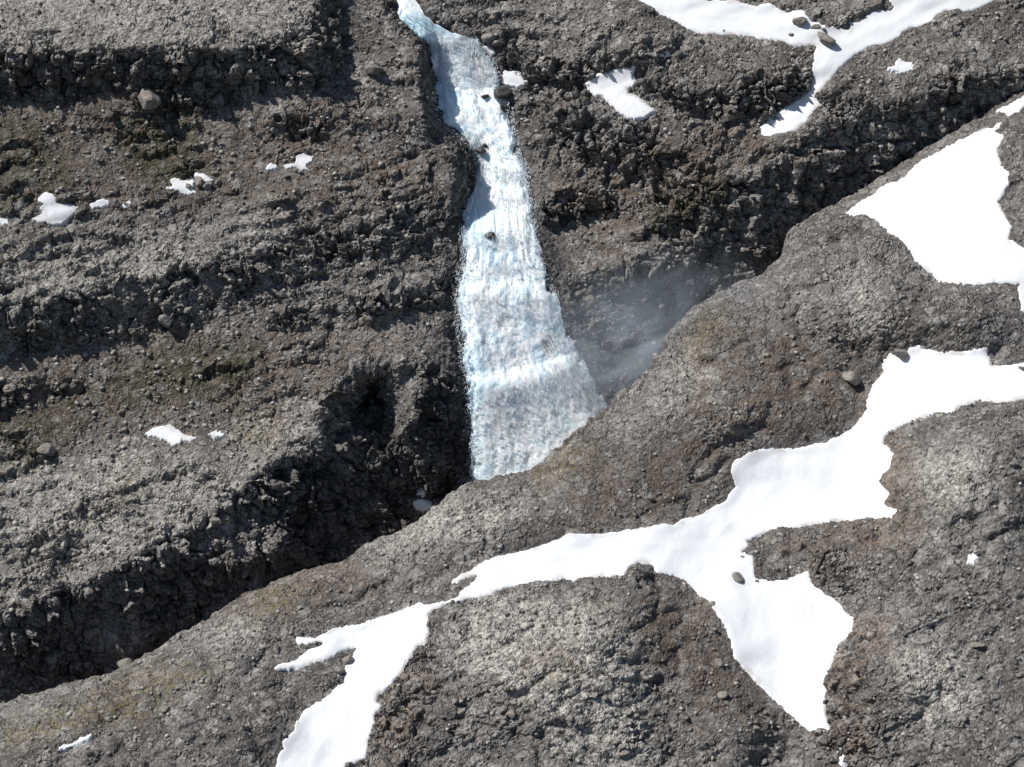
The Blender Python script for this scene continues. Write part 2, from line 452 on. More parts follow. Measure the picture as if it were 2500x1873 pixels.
S6 = np.concatenate([
    px([(1600, 550), (1660, 555), (1740, 570), (1870, 572), (1960, 555), (2015, 545), (2010, 580), (2030, 610), (2030, 645), (2100, 652), (2180, 635), (2700, 560), (2700, 800),
        (2209, 838), (2080, 852), (2030, 830), (1950, 830), (1870, 860), (1820, 885), (1700, 900), (1600, 935), (1500, 985), (1440, 1040), (1440, 1070), (1480, 1090),
        (1500, 1120), (1490, 1200), (1430, 1270), (1450, 1300), (1500, 1340), (1450, 1395), (1490, 1410), (1560, 1420), (1520, 1450), (1490, 1470), (1400, 1465),
        (1300, 1475), (1200, 1480), (1080, 1500), (1000, 1515), (880, 1510), (820, 1540), (760, 1575), (705, 1590), (720, 1620), (690, 1657)], Z7),
    px([(700, 495), (745, 515), (750, 600), (760, 640), (850, 655), (920, 655), (980, 625), (1050, 595), (1055, 630), (1080, 680), (1130, 720), (1190, 760), (1230, 790),
        (1250, 830), (1275, 850), (1290, 905), (1250, 950), (1205, 990), (1180, 1050), (1170, 1110), (1135, 1150), (1130, 1200), (1140, 1230), (1130, 1290), (1135, 1370),
        (1145, 1430), (1160, 1460), (1130, 1450), (1080, 1460), (1050, 1465), (1020, 1440), (960, 1390), (900, 1330), (830, 1260), (760, 1190), (710, 1140), (650, 1070),
        (630, 1000), (610, 920), (570, 850), (530, 790), (500, 760), (450, 720), (400, 670), (340, 630), (290, 620), (220, 615), (200, 565), (140, 555), (90, 570), (55, 610)], Z8),
    px([(1490, 620), (1400, 632), (1300, 632), (1200, 645), (1100, 660), (1000, 685), (900, 715), (800, 745), (700, 770), (620, 785), (560, 810), (540, 840), (550, 910),
        (530, 970), (480, 1000), (440, 1060), (415, 1090), (400, 1140), (350, 1180), (340, 1220), (270, 1260), (265, 1310), (300, 1325), (245, 1380), (255, 1430), (230, 1480),
        (215, 1560), (205, 1610), (150, 1640), (95, 1657), (70, 2100), (-420, 2100), (-300, 1750)], Z8b),
    px([(1485, 1657), (1500, 1590), (1530, 1560), (1525, 1520), (1580, 1470), (1600, 1410), (1650, 1350), (1730, 1300), (1800, 1240), (1860, 1200), (1860, 1150), (1870, 1110),
        (1915, 1040), (1930, 1010), (1850, 1020), (1760, 1080), (1700, 1090), (1620, 1110), (1560, 1130), (1460, 1130), (1520, 1100), (1590, 1080), (1680, 1020), (1760, 990),
        (1700, 985), (1620, 1000), (1595, 985), (1610, 960), (1700, 960), (1760, 935), (1800, 905), (1900, 895), (2000, 865), (2100, 835)], Zl),
    px([(400, 810), (480, 772), (550, 778), (700, 740), (720, 705), (790, 655), (820, 610), (740, 640), (690, 668), (655, 665), (700, 630), (780, 590), (850, 545), (900, 520),
        (960, 510), (1050, 490), (1140, 470), (1200, 445), (1310, 395), (1380, 405), (1500, 395), (1650, 375), (1780, 350), (1860, 345), (1900, 330), (2000, 300), (2100, 240),
        (2160, 210), (2175, 170)], Z8b),
    px([(655, 1300), (630, 1240), (630, 1190), (660, 1150), (720, 1120), (780, 1100), (860, 1090), (920, 1095), (1060, 1080), (1130, 1065), (1200, 1035), (1280, 985),
        (1330, 930), (1360, 880), (1365, 830), (1400, 750), (1450, 680), (1450, 640), (1490, 580), (1520, 600), (1560, 600)], Z7)])
SNOW_NEAR['main'] = S6
SNOW_NEAR['low_a'] = px([(383, 1541), (420, 1510), (490, 1482), (496, 1491), (450, 1521), (400, 1543)], Zl)
SNOW_NEAR['low_b'] = px([(323, 1556), (345, 1542), (387, 1542), (350, 1556), (325, 1563)], Zl)
SNOW_NEAR['low_c'] = px([(1898, 566), (1915, 525), (1935, 510), (1962, 530), (1935, 557)], Z8)
SNOW_NEAR['low_d'] = px([(1218, 1610), (1232, 1603), (1237, 1646), (1220, 1647)], Z8)

big_near = np.clip(canvas_mask(SNOW_NEAR['main']) + canvas_mask(SNOW_NEAR['right']) + canvas_mask(SNOW_NEAR['corner']), 0, 1)
snow_near_m = np.clip(sum(canvas_mask(p) for p in SNOW_NEAR.values()), 0, 1)
snow_far_m = np.clip(sum(canvas_mask(p) for p in SNOW_FAR.values()), 0, 1)

dd = np.clip(BELOW, 0, None)
G_NEAR = 0.68 * (110 - GV) + 113
G_NEAR -= 55 * sstep(830, 1010, GU)                                 # the brow stands well forward of the cliff at its right end
G_NEAR += 26 * np.exp(-dd / 16) + 16 * np.exp(-dd / 50)            # the brow rolls away into the gorge
G_NEAR += 22 * blur(big_near, 26)                                   # snow fills the hollows
for x, y, rx, ry, a in [(1270, 1400, 260, 190, -26), (1950, 1420, 150, 170, -24), (2130, 1050, 170, 150, -24), (1790, 1200, 110, 70, -12), (1850, 620, 120, 110, -20),
                        (2060, 700, 110, 60, -16), (1550, 830, 180, 110, -10), (1120, 1120, 240, 60, -8), (500, 1560, 300, 90, -8), (1560, 910, 60, 40, -6),
                        (1900, 1530, 90, 90, -10), (2080, 650, 90, 45, -6), (1380, 1232, 26, 16, -4), (1500, 820, 60, 60, 3), (1480, 1330, 60, 90, 7),
                        (1900, 1120, 25, 70, 8), (1680, 1640, 60, 70, 16), (1430, 1500, 60, 140, 6)]:
    G_NEAR += bump_at(x, y, rx, ry, a * 1.45)
G_NEAR += 7 * fbm(np.stack([GU.ravel() / 60, GV.ravel() / 45, 0 * GU.ravel() + 3], 1), 4, 8).reshape(GU.shape)
_rot = np.stack([(GU * 0.9 - GV * 0.42).ravel() / 62, (GV * 0.9 + GU * 0.42).ravel() / 34, 0 * GU.ravel() + 9], 1)
_cr = fbm(_rot, 3, 301).reshape(GU.shape)                               # creases and shallow gullies between ice-worn humps
_cr2 = fbm(_rot * 2.3 + 5, 2, 302).reshape(GU.shape)
_bare = 1 - blur(snow_near_m, 8)
G_NEAR += (8.0 * np.exp(-np.abs(_cr) / 0.07) + 3.5 * np.exp(-np.abs(_cr2) / 0.06)) * _bare * sstep(4, 40, BELOW)
G_NEAR = blur(G_NEAR, 2.2)


def normals_of(P):
    dx = np.gradient(P, axis=1)
    dy = np.gradient(P, axis=0)
    n = np.cross(dx, -dy)
    n /= np.linalg.norm(n, axis=2, keepdims=True) + 1e-9
    return n


P_FAR = point(GU, GV, G_FAR)
P_NEAR = point(GU, GV, G_NEAR)
N_FAR = normals_of(blur(P_FAR[..., 0], 4)[..., None] * [1, 0, 0] + blur(P_FAR[..., 1], 4)[..., None] * [0, 1, 0] + blur(P_FAR[..., 2], 4)[..., None] * [0, 0, 1])
N_NEAR = normals_of(P_NEAR)


# ------------------------------------------------------------------ relief of the rock
WATER_POLY = px(LEFT_EDGE + RIGHT_EDGE[::-1])
water_m = canvas_mask(WATER_POLY)
water_soft = blur(water_m, 4)
quiet_far = np.clip(blur(snow_far_m, 3) + water_soft * 0.8, 0, 1)
quiet_near = blur(snow_near_m, 3)
quiet_far = np.maximum(quiet_far, 0.6 * blur(canvas_mask(px([(1250, 640), (1400, 610), (1560, 580), (1600, 640), (1450, 800), (1320, 960), (1260, 800)])), 8))
ledge = sum(canvas_mask(px(p)) for p in [
    [(0, 560), (300, 520), (700, 430), (980, 380), (990, 560), (700, 640), (560, 640), (480, 700), (0, 760)],
    [(0, 1130), (400, 1080), (560, 1010), (1000, 980), (1020, 1100), (600, 1260), (0, 1520)],
    [(0, 60), (700, 30), (760, 200), (960, 230), (960, 330), (500, 300), (0, 240)],
    [(1060, 60), (1450, 100), (1760, 150), (1700, 270), (1550, 460), (1250, 480), (1160, 300)]])
ledge = blur(np.clip(ledge, 0, 1), 12)
outcrop = sum(canvas_mask(px(p)) for p in [
    [(1000, 1300), (1400, 1270), (1500, 1657), (850, 1657), (900, 1450)],
    [(1760, 500), (1950, 480), (2150, 640), (2180, 740), (1940, 750), (1780, 740)],
    [(1400, 820), (1640, 880), (1600, 960), (1420, 940)],
    [(950, 1080), (1180, 1060), (1080, 1160), (800, 1230)],
    [(1640, 1160), (1900, 1130), (2212, 1300), (2212, 1657), (1780, 1657), (1790, 1450), (1850, 1350), (1750, 1230)],
    [(1980, 950), (2212, 900), (2212, 1130), (2000, 1080)],
    [(440, 1330), (560, 1320), (540, 1400), (400, 1420)]])
outcrop = blur(np.clip(outcrop, 0, 1), 14)

KNOB = sum(canvas_mask(px(p)) for p in [
    [(1770, 1490), (1850, 1355), (1900, 1340), (1900, 1440), (1850, 1540), (1930, 1657), (1790, 1657)],
    [(1740, 1200), (1800, 1180), (1860, 1240), (1830, 1290), (1760, 1260)], [(850, 1400), (920, 1330), (950, 1440), (900, 1657), (780, 1657), (800, 1540)],
    [(1400, 740), (1500, 650), (1520, 670), (1440, 790), (1340, 880), (1250, 940), (1240, 920)], [(1560, 880), (1640, 870), (1640, 940), (1540, 960)],
    [(1340, 1225), (1420, 1225), (1440, 1270), (1360, 1260)], [(1840, 1530), (1960, 1600), (1940, 1657), (1830, 1657)], [(1780, 690), (2000, 740), (1820, 770)]])
KNOB = blur(np.clip(KNOB, 0, 1), 6)


# colour patches of the ground, as they lie on it, plus painted gorge shade
def patchmap(polys, sig):
    m = np.zeros(GU.shape)
    for p in polys:
        m = np.maximum(m, canvas_mask(px(p)))
    return blur(m, sig)


LICHEN = np.clip(patchmap([[(-600, -600), (740, -600), (700, 40), (560, 100), (280, 110), (0, 110), (-600, 110)],
                           [(0, 560), (300, 520), (560, 470), (600, 520), (330, 620), (0, 700)],
                           [(560, 900), (720, 830), (740, 960), (560, 1010)],
                           [(0, 1000), (320, 970), (560, 1000), (420, 1140), (200, 1220), (0, 1300)],
                           [(860, 790), (900, 780), (850, 1000), (840, 920)], [(1180, 640), (1300, 590), (1330, 640), (1260, 760)]], 14) * 0.5
                 + patchmap([[(930, 1090), (1180, 1060), (1100, 1140), (900, 1180), (820, 1220), (760, 1230)], [(1460, 760), (1540, 740), (1560, 830), (1420, 930), (1400, 900)],
                             [(1000, 1280), (1330, 1290), (1380, 1400), (1420, 1657), (1180, 1657), (1160, 1540), (960, 1420)], [(1800, 560), (1900, 640), (1940, 720), (1850, 740)],
                             [(1960, 1000), (2120, 960), (2140, 1080), (2000, 1100)], [(1920, 1400), (2080, 1380), (2120, 1500), (2000, 1600)],
                             [(1540, 890), (1640, 880), (1620, 950), (1520, 960)], [(460, 1340), (560, 1320), (600, 1360), (440, 1420)]], 10) * 0.8, 0, 1)
SOIL = np.clip(patchmap([[(1480, 700), (1900, 740), (1880, 900), (1560, 1000), (1580, 1080), (1300, 1140), (1150, 1160), (1300, 1000), (1480, 930)],
                         [(1640, 1140), (1900, 1120), (1960, 1170), (1700, 1230)], [(1250, 1280), (1540, 1290), (1580, 1400), (1680, 1560), (1500, 1600), (1400, 1400)],
                         [(1150, 380), (1600, 240), (1700, 320), (1560, 420), (1300, 560)], [(420, 1240), (720, 1240), (980, 1200), (800, 1300), (500, 1340)],
                         [(0, 120), (900, 260), (930, 420), (0, 460)], [(0, 740), (900, 700), (860, 800), (560, 900), (0, 960)], [(1880, 940), (1960, 920), (1980, 1120), (1900, 1120)]], 14) * 0.8, 0, 1)
MOSS = patchmap([[(1130, 1030), (1220, 970), (1300, 960), (1280, 1010), (1160, 1060)], [(150, 1520), (330, 1430), (520, 1440), (300, 1560), (0, 1620), (0, 1560)],
                 [(560, 1270), (680, 1270), (640, 1330), (520, 1340)], [(520, 880), (620, 900), (600, 960), (510, 960)], [(1480, 700), (1560, 640), (1580, 680), (1480, 800)],
                 [(200, 1120), (300, 1000), (330, 1040), (160, 1180)], [(1190, 620), (1330, 590), (1280, 680)], [(1930, 1150), (1980, 1150), (1960, 1190)]], 7)
HEATH = patchmap([[(0, 240), (120, 260), (160, 400), (0, 470)], [(230, 250), (420, 240), (440, 400), (300, 420)], [(480, 740), (560, 730), (560, 830), (470, 840)],
                  [(230, 800), (420, 740), (540, 830), (380, 880), (240, 880)], [(0, 900), (120, 880), (130, 1000), (0, 1020)], [(180, 820), (60, 900), (200, 920)],
                  [(1380, 440), (1560, 380), (1600, 440), (1420, 520)]], 9)
RUST = patchmap([[(1760, 1420), (1850, 1340), (1920, 1300), (1950, 1400), (1850, 1500), (1900, 1657), (1800, 1657), (1790, 1540)],
                 [(840, 1400), (920, 1380), (950, 1440), (900, 1560), (850, 1657), (780, 1657), (810, 1500)], [(1740, 1200), (1800, 1190), (1830, 1260), (1760, 1260)],
                 [(620, 1240), (780, 1215), (760, 1250), (640, 1270)], [(1900, 960), (1960, 930), (1950, 1060), (1900, 1060)], [(1100, 1420), (1240, 1380), (1260, 1480), (1150, 1480)],
                 [(1880, 1110), (2000, 1130), (1960, 1200), (1800, 1180)]], 8)
WET_SHADE = np.clip(blur(canvas_mask(px([(900, 60), (1080, 80), (1150, 300), (1200, 520), (1300, 700), (1420, 800), (1310, 950), (1020, 1100), (880, 1100), (900, 850), (960, 600), (980, 420), (930, 250)])), 14) * 0.75, 0, 1)
WET_SHADE = np.maximum(WET_SHADE, np.clip(blur(canvas_mask(px([(x - 16, y) for x, y in LEFT_EDGE] + [(x + 14, y) for x, y in RIGHT_EDGE[::-1]])), 4) * 1.1, 0, 0.95))
WET_SHADE = np.maximum(WET_SHADE, 0.55 * blur(canvas_mask(px([(600, 1000), (720, 985), (720, 850), (850, 820), (1010, 860), (1020, 1100), (700, 1300), (400, 1420), (0, 1560), (0, 1480), (330, 1380), (600, 1220)])), 10))  # deep shade of the gorge walls painted in as darker rock
WET_SHADE = np.maximum(WET_SHADE, 0.55 * blur(canvas_mask(px([(1230, 600), (1700, 540), (1640, 600), (1450, 760), (1310, 900)])), 10))  # wall right of the fall darkened the same way



def relief_far(P, cl, led, quiet, soil):
    def fn(s):
        p, c, l, q = P[s], cl[s], led[s], quiet[s]
        sm = soil[s] * (1 - c) * sstep(-0.5, 0.25, fbm(p / 11.0, 3, 33))
        l = l * (1 - 0.75 * sm)
        wv = np.stack([vnoise(p / 2.6, 51), vnoise(p / 2.6, 52), vnoise(p / 2.6, 53)], 1) * 0.7
        pw = p + wv
        big = fbm(p / 16.0, 3, 1)
        mid = fbm(p / 5.0, 3, 21, ridged=True)
        a1, a2, aid, at = worley(pw * np.array([1 / 3.6, 1 / 3.6, 1 / 4.6]), 2, True)
        e1, e2, eid, et = worley((p + wv * 2.2) / np.array([9.0, 9.0, 8.0]), 12, True)
        b1, b2, bid, bt = worley(pw / np.array([2.3, 2.0, 1.7]), 3, True)
        c1, c2, cid, ct = worley(pw / np.array([1.0, 0.8, 0.7]), 4)
        g1, g2, gid, gt = worley((p + wv) / np.array([6.5, 6.5, 5.0]), 14)
        rt = sstep(20, 35, p[:, 0])
        gr = fbm(p / 1.1, 4, 9, 0.6)
        patch = sstep(-0.25, 0.45, fbm(p / 7.0, 3, 31))
        rough = np.clip(0.10 + 0.85 * l * patch + 0.30 * patch, 0, 1) * (1 - 0.65 * sm)
        dA = (aid - 0.5) * 2.6 + at * 2.4 - 1.2 * np.exp(-(a2 - a1) / 0.05)
        dE = (eid - 0.5) * 4.0 + et * 3.0 - 1.8 * np.exp(-(e2 - e1) / 0.04)
        dB = (bid - 0.5) * 1.2 + bt * 0.9 + (0.5 - b1) * 0.2 - 0.45 * np.exp(-(b2 - b1) / 0.07)
        dC = (0.5 - c1) * 0.30 + (cid - .5) * 0.35 + ct * 0.45
        dG = (0.55 - g1) * 3.2 - 0.8 * np.exp(-(g2 - g1) / 0.06)
        d = dG * rt * (0.06 + 0.5 * l * patch + 0.25 * c) + dE * (0.04 + 0.18 * l * patch + 0.45 * c) + big * (1.0 + 1.0 * c) + mid * (0.25 + 0.7 * c) + dA * (0.06 + 0.34 * l * patch + 0.62 * c) + dB * (0.30 * rough + 0.6 * c + 0.30 * l * patch) + dC * (0.55 * rough + 0.05) + gr * 0.30
        return (d * (1 - q * 0.85)).astype(np.float32)
    return par(fn, len(P))


def relief_near(P, oc, quiet, brow, kb):
    def fn(s):
        p, o, q, br = P[s], oc[s], quiet[s], brow[s]
        wv = np.stack([vnoise(p / 2.2, 61), vnoise(p / 2.2, 62), vnoise(p / 2.2, 63)], 1) * 0.7
        pw = p + wv
        big = fbm(p / 15.0, 3, 41)
        # foliation of the old rock runs obliquely down the hill
        fol = np.stack([(p[:, 0] * 0.80 + p[:, 1] * 0.45) / 6.0, (p[:, 1] * 0.8 - p[:, 0] * 0.45 + p[:, 2] * .6) / 1.5, p[:, 2] / 4], 1)
        fo = fbm(fol, 3, 45, ridged=True)
        patch = sstep(-0.2, 0.4, fbm(p / 6.0, 3, 47))
        a1, a2, aid, at = worley(pw / np.array([3.6, 3.2, 3.2]), 6, True)
        b1, b2, bid, bt = worley(pw / np.array([2.6, 2.0, 1.8]), 7, True)
        c1, c2, cid, ct = worley(p / 0.65, 8)
        gr = fbm(p / 1.0, 4, 49, 0.62)
        dA = (aid - 0.5) * 1.0 + at * 0.9 - 0.5 * np.exp(-(a2 - a1) / 0.06)
        dB = (bid - 0.5) * 0.35 + bt * 0.5 - 0.42 * np.exp(-(b2 - b1) / 0.05)
        dC = (0.5 - c1) * 0.16 + (cid - .5) * 0.22 + ct * 0.25
        ro = np.clip(o * (0.35 + 0.65 * patch) + 0.6 * br, 0, 1)
        st = sstep(0.05, 0.5, fbm(p / 3.1, 3, 48))
        d = big * 0.9 + fo * (0.12 + 0.34 * ro) + dA * (0.04 + 0.30 * ro + 0.85 * kb[s]) + dB * (0.10 + 0.55 * ro + 0.6 * kb[s]) + dC * (0.30 + 0.85 * st) + gr * 0.22
        return (d * (1 - q * 0.85)).astype(np.float32)
    return par(fn, len(P))


def axis(lo, hi, a, b, step):
    """fine steps between a and b, growing coarser outside"""
    mid = np.arange(a, b + step * .5, step)
    left, x, s = [], a, step
    while x > lo:
        s = min(s * 1.25, 14); x -= s; left.append(x)
    right, x, s = [], mid[-1], step
    while x < hi:
        s = min(s * 1.25, 14); x += s; right.append(x)
    return np.array(left[::-1] + list(mid) + right)


STEP = 1.12


def grid_mesh(name, V, keep, attrs, material, smooth=True):
    """V (rows, cols, 3) to one mesh, rows running down the picture; keep marks the quads that stay"""
    nr, nc = V.shape[:2]
    idx = np.arange(nr * nc).reshape(nr, nc)
    q = np.stack([idx[1:, :-1], idx[1:, 1:], idx[:-1, 1:], idx[:-1, :-1]], 2)[keep]
    used = np.zeros(nr * nc, bool)
    used[q.ravel()] = True
    new = np.cumsum(used) - 1
    q = new[q]
    vv = V.reshape(-1, 3)[used]
    me = bpy.data.meshes.new(name)
    me.vertices.add(len(vv))
    me.vertices.foreach_set('co', vv.astype(np.float32).ravel())
    me.loops.add(q.size)
    me.loops.foreach_set('vertex_index', q.astype(np.int32).ravel())
    me.polygons.add(len(q))
    me.polygons.foreach_set('loop_start', np.arange(0, q.size, 4, dtype=np.int32))
    me.polygons.foreach_set('loop_total', np.full(len(q), 4, np.int32))
    me.polygons.foreach_set('use_smooth', np.full(len(q), smooth, bool))
    me.update(calc_edges=True)
    me.validate()
    for k, a in attrs.items():
        at = me.attributes.new(k, 'FLOAT', 'POINT')
        at.data.foreach_set('value', a.reshape(-1)[used].astype(np.float32))
    me.materials.append(material)
    o = bpy.data.objects.new(name, me)
    COL.objects.link(o)
    return o


# ------------------------------------------------------------------ materials
class NT:
    def __init__(self, name):
        self.m = bpy.data.materials.new(name)
        self.m.use_nodes = True
        self.t = self.m.node_tree
        self.t.nodes.clear()
        self.out = self.n('ShaderNodeOutputMaterial')

    def n(self, typ, **kw):
        nd = self.t.nodes.new(typ)
        for k, v in kw.items():
            setattr(nd, k, v)
        return nd

    def l(self, a, b):
        self.t.links.new(a, b)

    def val(self, x, sock):
        if isinstance(x, (int, float)):
            sock.default_value = x
        elif isinstance(x, tuple):
            sock.default_value = x if len(x) == 4 or sock.type == 'VECTOR' else x + (1,)
        else:
            self.l(x, sock)

    def noise(self, vec, scale, detail=4, rough=0.55, dist=0.0):
        nd = self.n('ShaderNodeTexNoise')
        self.l(vec, nd.inputs['Vector'])
        nd.inputs['Scale'].default_value = scale
        nd.inputs['Detail'].default_value = detail
        nd.inputs['Roughness'].default_value = rough
        nd.inputs['Distortion'].default_value = dist
        return nd.outputs['Fac']

    def vor(self, vec, scale, feature='F1', out='Distance'):
        nd = self.n('ShaderNodeTexVoronoi', feature=feature)
        self.l(vec, nd.inputs['Vector'])
        nd.inputs['Scale'].default_value = scale
        return nd.outputs[out]

    def ramp(self, x, a, b, lo=0.0, hi=1.0):
        nd = self.n('ShaderNodeMapRange', interpolation_type='SMOOTHSTEP')
        self.val(x, nd.inputs['Value'])
        nd.inputs['From Min'].default_value = a
        nd.inputs['From Max'].default_value = b
        nd.inputs['To Min'].default_value = lo
        nd.inputs['To Max'].default_value = hi
        return nd.outputs['Result']

    def math(self, op, a, b=0.0):
        nd = self.n('ShaderNodeMath', operation=op)
        self.val(a, nd.inputs[0])
        self.val(b, nd.inputs[1])
        return nd.outputs[0]

    def mix(self, f, a, b, mode='MIX'):
        nd = self.n('ShaderNodeMix', data_type='RGBA', blend_type=mode)
        self.val(f, nd.inputs[0])
        self.val(a, nd.inputs[6])
        self.val(b, nd.inputs[7])
        return nd.outputs[2]

    def attr(self, name):
        nd = self.n('ShaderNodeAttribute')
        nd.attribute_name = name
        return nd.outputs['Fac']

    def scaled(self, vec, s):
        nd = self.n('ShaderNodeVectorMath', operation='MULTIPLY')
        self.l(vec, nd.inputs[0])
        nd.inputs[1].default_value = s
        return nd.outputs[0]

    def bump(self, h, strength, dist):
        nd = self.n('ShaderNodeBump')
        nd.inputs['Strength'].default_value = strength
        nd.inputs['Distance'].default_value = dist
        self.l(h, nd.inputs['Height'])
        return nd.outputs['Normal']

    def bsdf(self, color, rough, normal=None, spec=0.2):
        b = self.n('ShaderNodeBsdfPrincipled')
        self.val(color, b.inputs['Base Color'])
        self.val(rough, b.inputs['Roughness'])
        b.inputs['Specular IOR Level'].default_value = spec
        if normal is not None:
            self.l(normal, b.inputs['Normal'])
        return b


def rock_material(name, dark, mid, light, tint=(0.27, 0.20, 0.15), streak=False):
    t = NT(name)
    co = t.n('ShaderNodeTexCoord').outputs['Object']
    n_big = t.noise(co, 0.055, 5, 0.6, 0.4)
    n_mid = t.noise(co, 0.32, 6, 0.62, 0.3)
    n_sm = t.noise(co, 1.5, 5, 0.65)
    n_tiny = t.noise(co, 4.5, 3, 0.6)
    cell = t.vor(co, 1.15, 'F1', 'Color')
    sep = t.n('ShaderNodeSeparateColor')
    t.l(cell, sep.inputs[0])
    c = t.mix(t.ramp(n_big, 0.34, 0.66), dark, mid)
    c = t.mix(t.ramp(n_mid, 0.44, 0.68, 0, 0.8), c, light)
    c = t.mix(t.ramp(n_mid, 0.42, 0.26, 0, 0.7), c, dark)
    # single stones differ from each other
    c = t.mix(t.math('MULTIPLY', t.ramp(sep.outputs[0], 0.55, 1.0, 0, 0.28), t.ramp(n_sm, 0.35, 0.6)), c, light)
    c = t.mix(t.ramp(sep.outputs[1], 0.70, 1.0, 0, 0.3), c, dark)
    if streak:
        mp = t.n('ShaderNodeMapping')
        mp.inputs['Rotation'].default_value = (0.3, 0, -0.45)
        mp.inputs['Scale'].default_value = (0.10, 0.75, 0.75)
        t.l(co, mp.inputs[0])
        fs = t.noise(mp.outputs[0], 1.0, 5, 0.65, 0.6)
        c = t.mix(t.ramp(fs, 0.40, 0.28, 0, 0.75), c, (0.075, 0.064, 0.055))
        c = t.mix(t.ramp(fs, 0.58, 0.74, 0, 0.5), c, light)
    # joints
    wv = t.n('ShaderNodeVectorMath', operation='ADD')
    nv_ = t.n('ShaderNodeTexNoise')
    nv_.inputs['Scale'].default_value = 0.5
    nv_.inputs['Detail'].default_value = 3
    t.l(co, nv_.inputs['Vector'])
    t.l(co, wv.inputs[0])
    sc_ = t.n('ShaderNodeVectorMath', operation='SCALE')
    t.l(nv_.outputs['Color'], sc_.inputs[0])
    sc_.inputs['Scale'].default_value = 4.0
    t.l(sc_.outputs[0], wv.inputs[1])
    ed = t.vor(wv.outputs[0], 0.24, 'DISTANCE_TO_EDGE')
    jm = t.math('MULTIPLY', t.ramp(ed, 0.055, 0.012), t.ramp(n_mid, 0.40, 0.56))
    c = t.mix(t.math('MULTIPLY', jm, 0.7), c, (0.05, 0.044, 0.038))
    # pale lichen crust
    lich = t.math('MULTIPLY', t.attr('lichen'), t.ramp(t.noise(co, 0.7, 6, 0.72, 0.6), 0.40, 0.58))
    c = t.mix(lich, c, (0.47, 0.45, 0.405))
    soil = t.math('MULTIPLY', t.attr('soil'), t.ramp(t.noise(co, 0.25, 5, 0.6), 0.35, 0.6))
    c = t.mix(soil, c, (0.125, 0.098, 0.078))
    moss = t.math('MULTIPLY', t.attr('moss'), t.ramp(t.noise(co, 0.6, 6, 0.7, 0.5), 0.42, 0.58))
    c = t.mix(t.math('MULTIPLY', moss, 0.45), c, (0.185, 0.152, 0.058))
    gm = t.math('MULTIPLY', t.attr('heath'), t.ramp(t.noise(co, 0.4, 6, 0.7, 0.5), 0.38, 0.56))
    c = t.mix(t.math('MULTIPLY', gm, 0.85), c, (0.050, 0.050, 0.026))
    rust = t.math('MULTIPLY', t.attr('rust'), t.ramp(t.noise(co, 0.35, 6, 0.65, 0.5), 0.40, 0.62))
    c = t.mix(t.math('MULTIPLY', rust, 0.42), c, tint)
    # grain
    g = t.n('ShaderNodeMix', data_type='RGBA', blend_type='MULTIPLY')
    g.inputs[0].default_value = 1.0
    t.l(c, g.inputs[6])
    gv = t.math('MULTIPLY', t.ramp(n_sm, 0.28, 0.72, 0.60, 1.40), t.ramp(n_tiny, 0.28, 0.72, 0.72, 1.28))
    comb = t.n('ShaderNodeCombineColor')
    for k in range(3):
        t.l(gv, comb.inputs[k])
    t.l(comb.outputs[0], g.inputs[7])
    c = g.outputs[2]
    wet = t.attr('wet')  # spray-wet rock by the fall, and painted shade on the gorge walls
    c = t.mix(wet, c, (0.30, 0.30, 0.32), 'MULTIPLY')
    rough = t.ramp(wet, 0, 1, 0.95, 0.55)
    h = t.math('ADD', t.math('MULTIPLY', n_sm, 0.5), t.math('MULTIPLY', n_tiny, 0.22))
    h = t.math('ADD', h, t.math('MULTIPLY', t.vor(co, 2.6), -0.2))
    h = t.math('ADD', h, t.math('MULTIPLY', jm, -0.8))
    b = t.bsdf(c, rough, t.bump(h, 0.9, 0.45), 0.15)
    t.l(b.outputs[0], t.out.inputs[0])
    return t.m


M_ROCK_FAR = rock_material('weathered basalt', (0.100, 0.090, 0.082), (0.190, 0.177, 0.164), (0.37, 0.353, 0.327))
M_ROCK_NEAR = rock_material('grey glaciated rock', (0.096, 0.087, 0.080), (0.164, 0.154, 0.145), (0.30, 0.29, 0.273), streak=True)


def boulder_material():
    t = NT('boulder rock')
    co = t.n('ShaderNodeTexCoord').outputs['Object']
    geo = t.n('ShaderNodeObjectInfo')
    n1 = t.noise(co, 1.6, 6, 0.65)
    n2 = t.noise(co, 7.0, 4, 0.6)
    c = t.mix(t.ramp(n1, 0.35, 0.65), (0.15, 0.135, 0.12), (0.29, 0.275, 0.25))
    c = t.mix(t.ramp(geo.outputs['Random'], 0, 1, 0, 0.45), c, (0.14, 0.122, 0.105))
    c = t.mix(t.ramp(n2, 0.52, 0.72, 0, 0.6), c, (0.40, 0.38, 0.34))
    b = t.bsdf(c, 0.93, t.bump(t.math('ADD', n1, t.math('MULTIPLY', n2, 0.4)), 0.7, 0.25), 0.15)
    t.l(b.outputs[0], t.out.inputs[0])
    return t.m


M_BOULDER = boulder_material()


def wet_rock_material():
    t = NT('wet black rock')
    co = t.n('ShaderNodeTexCoord').outputs['Object']
    n1 = t.noise(co, 2.0, 6, 0.65)
    c = t.mix(t.ramp(n1, 0.35, 0.65), (0.035, 0.034, 0.034), (0.085, 0.079, 0.072))
    b = t.bsdf(c, 0.5, t.bump(n1, 0.8, 0.3), 0.4)
    t.l(b.outputs[0], t.out.inputs[0])
    return t.m


M_WETROCK = wet_rock_material()


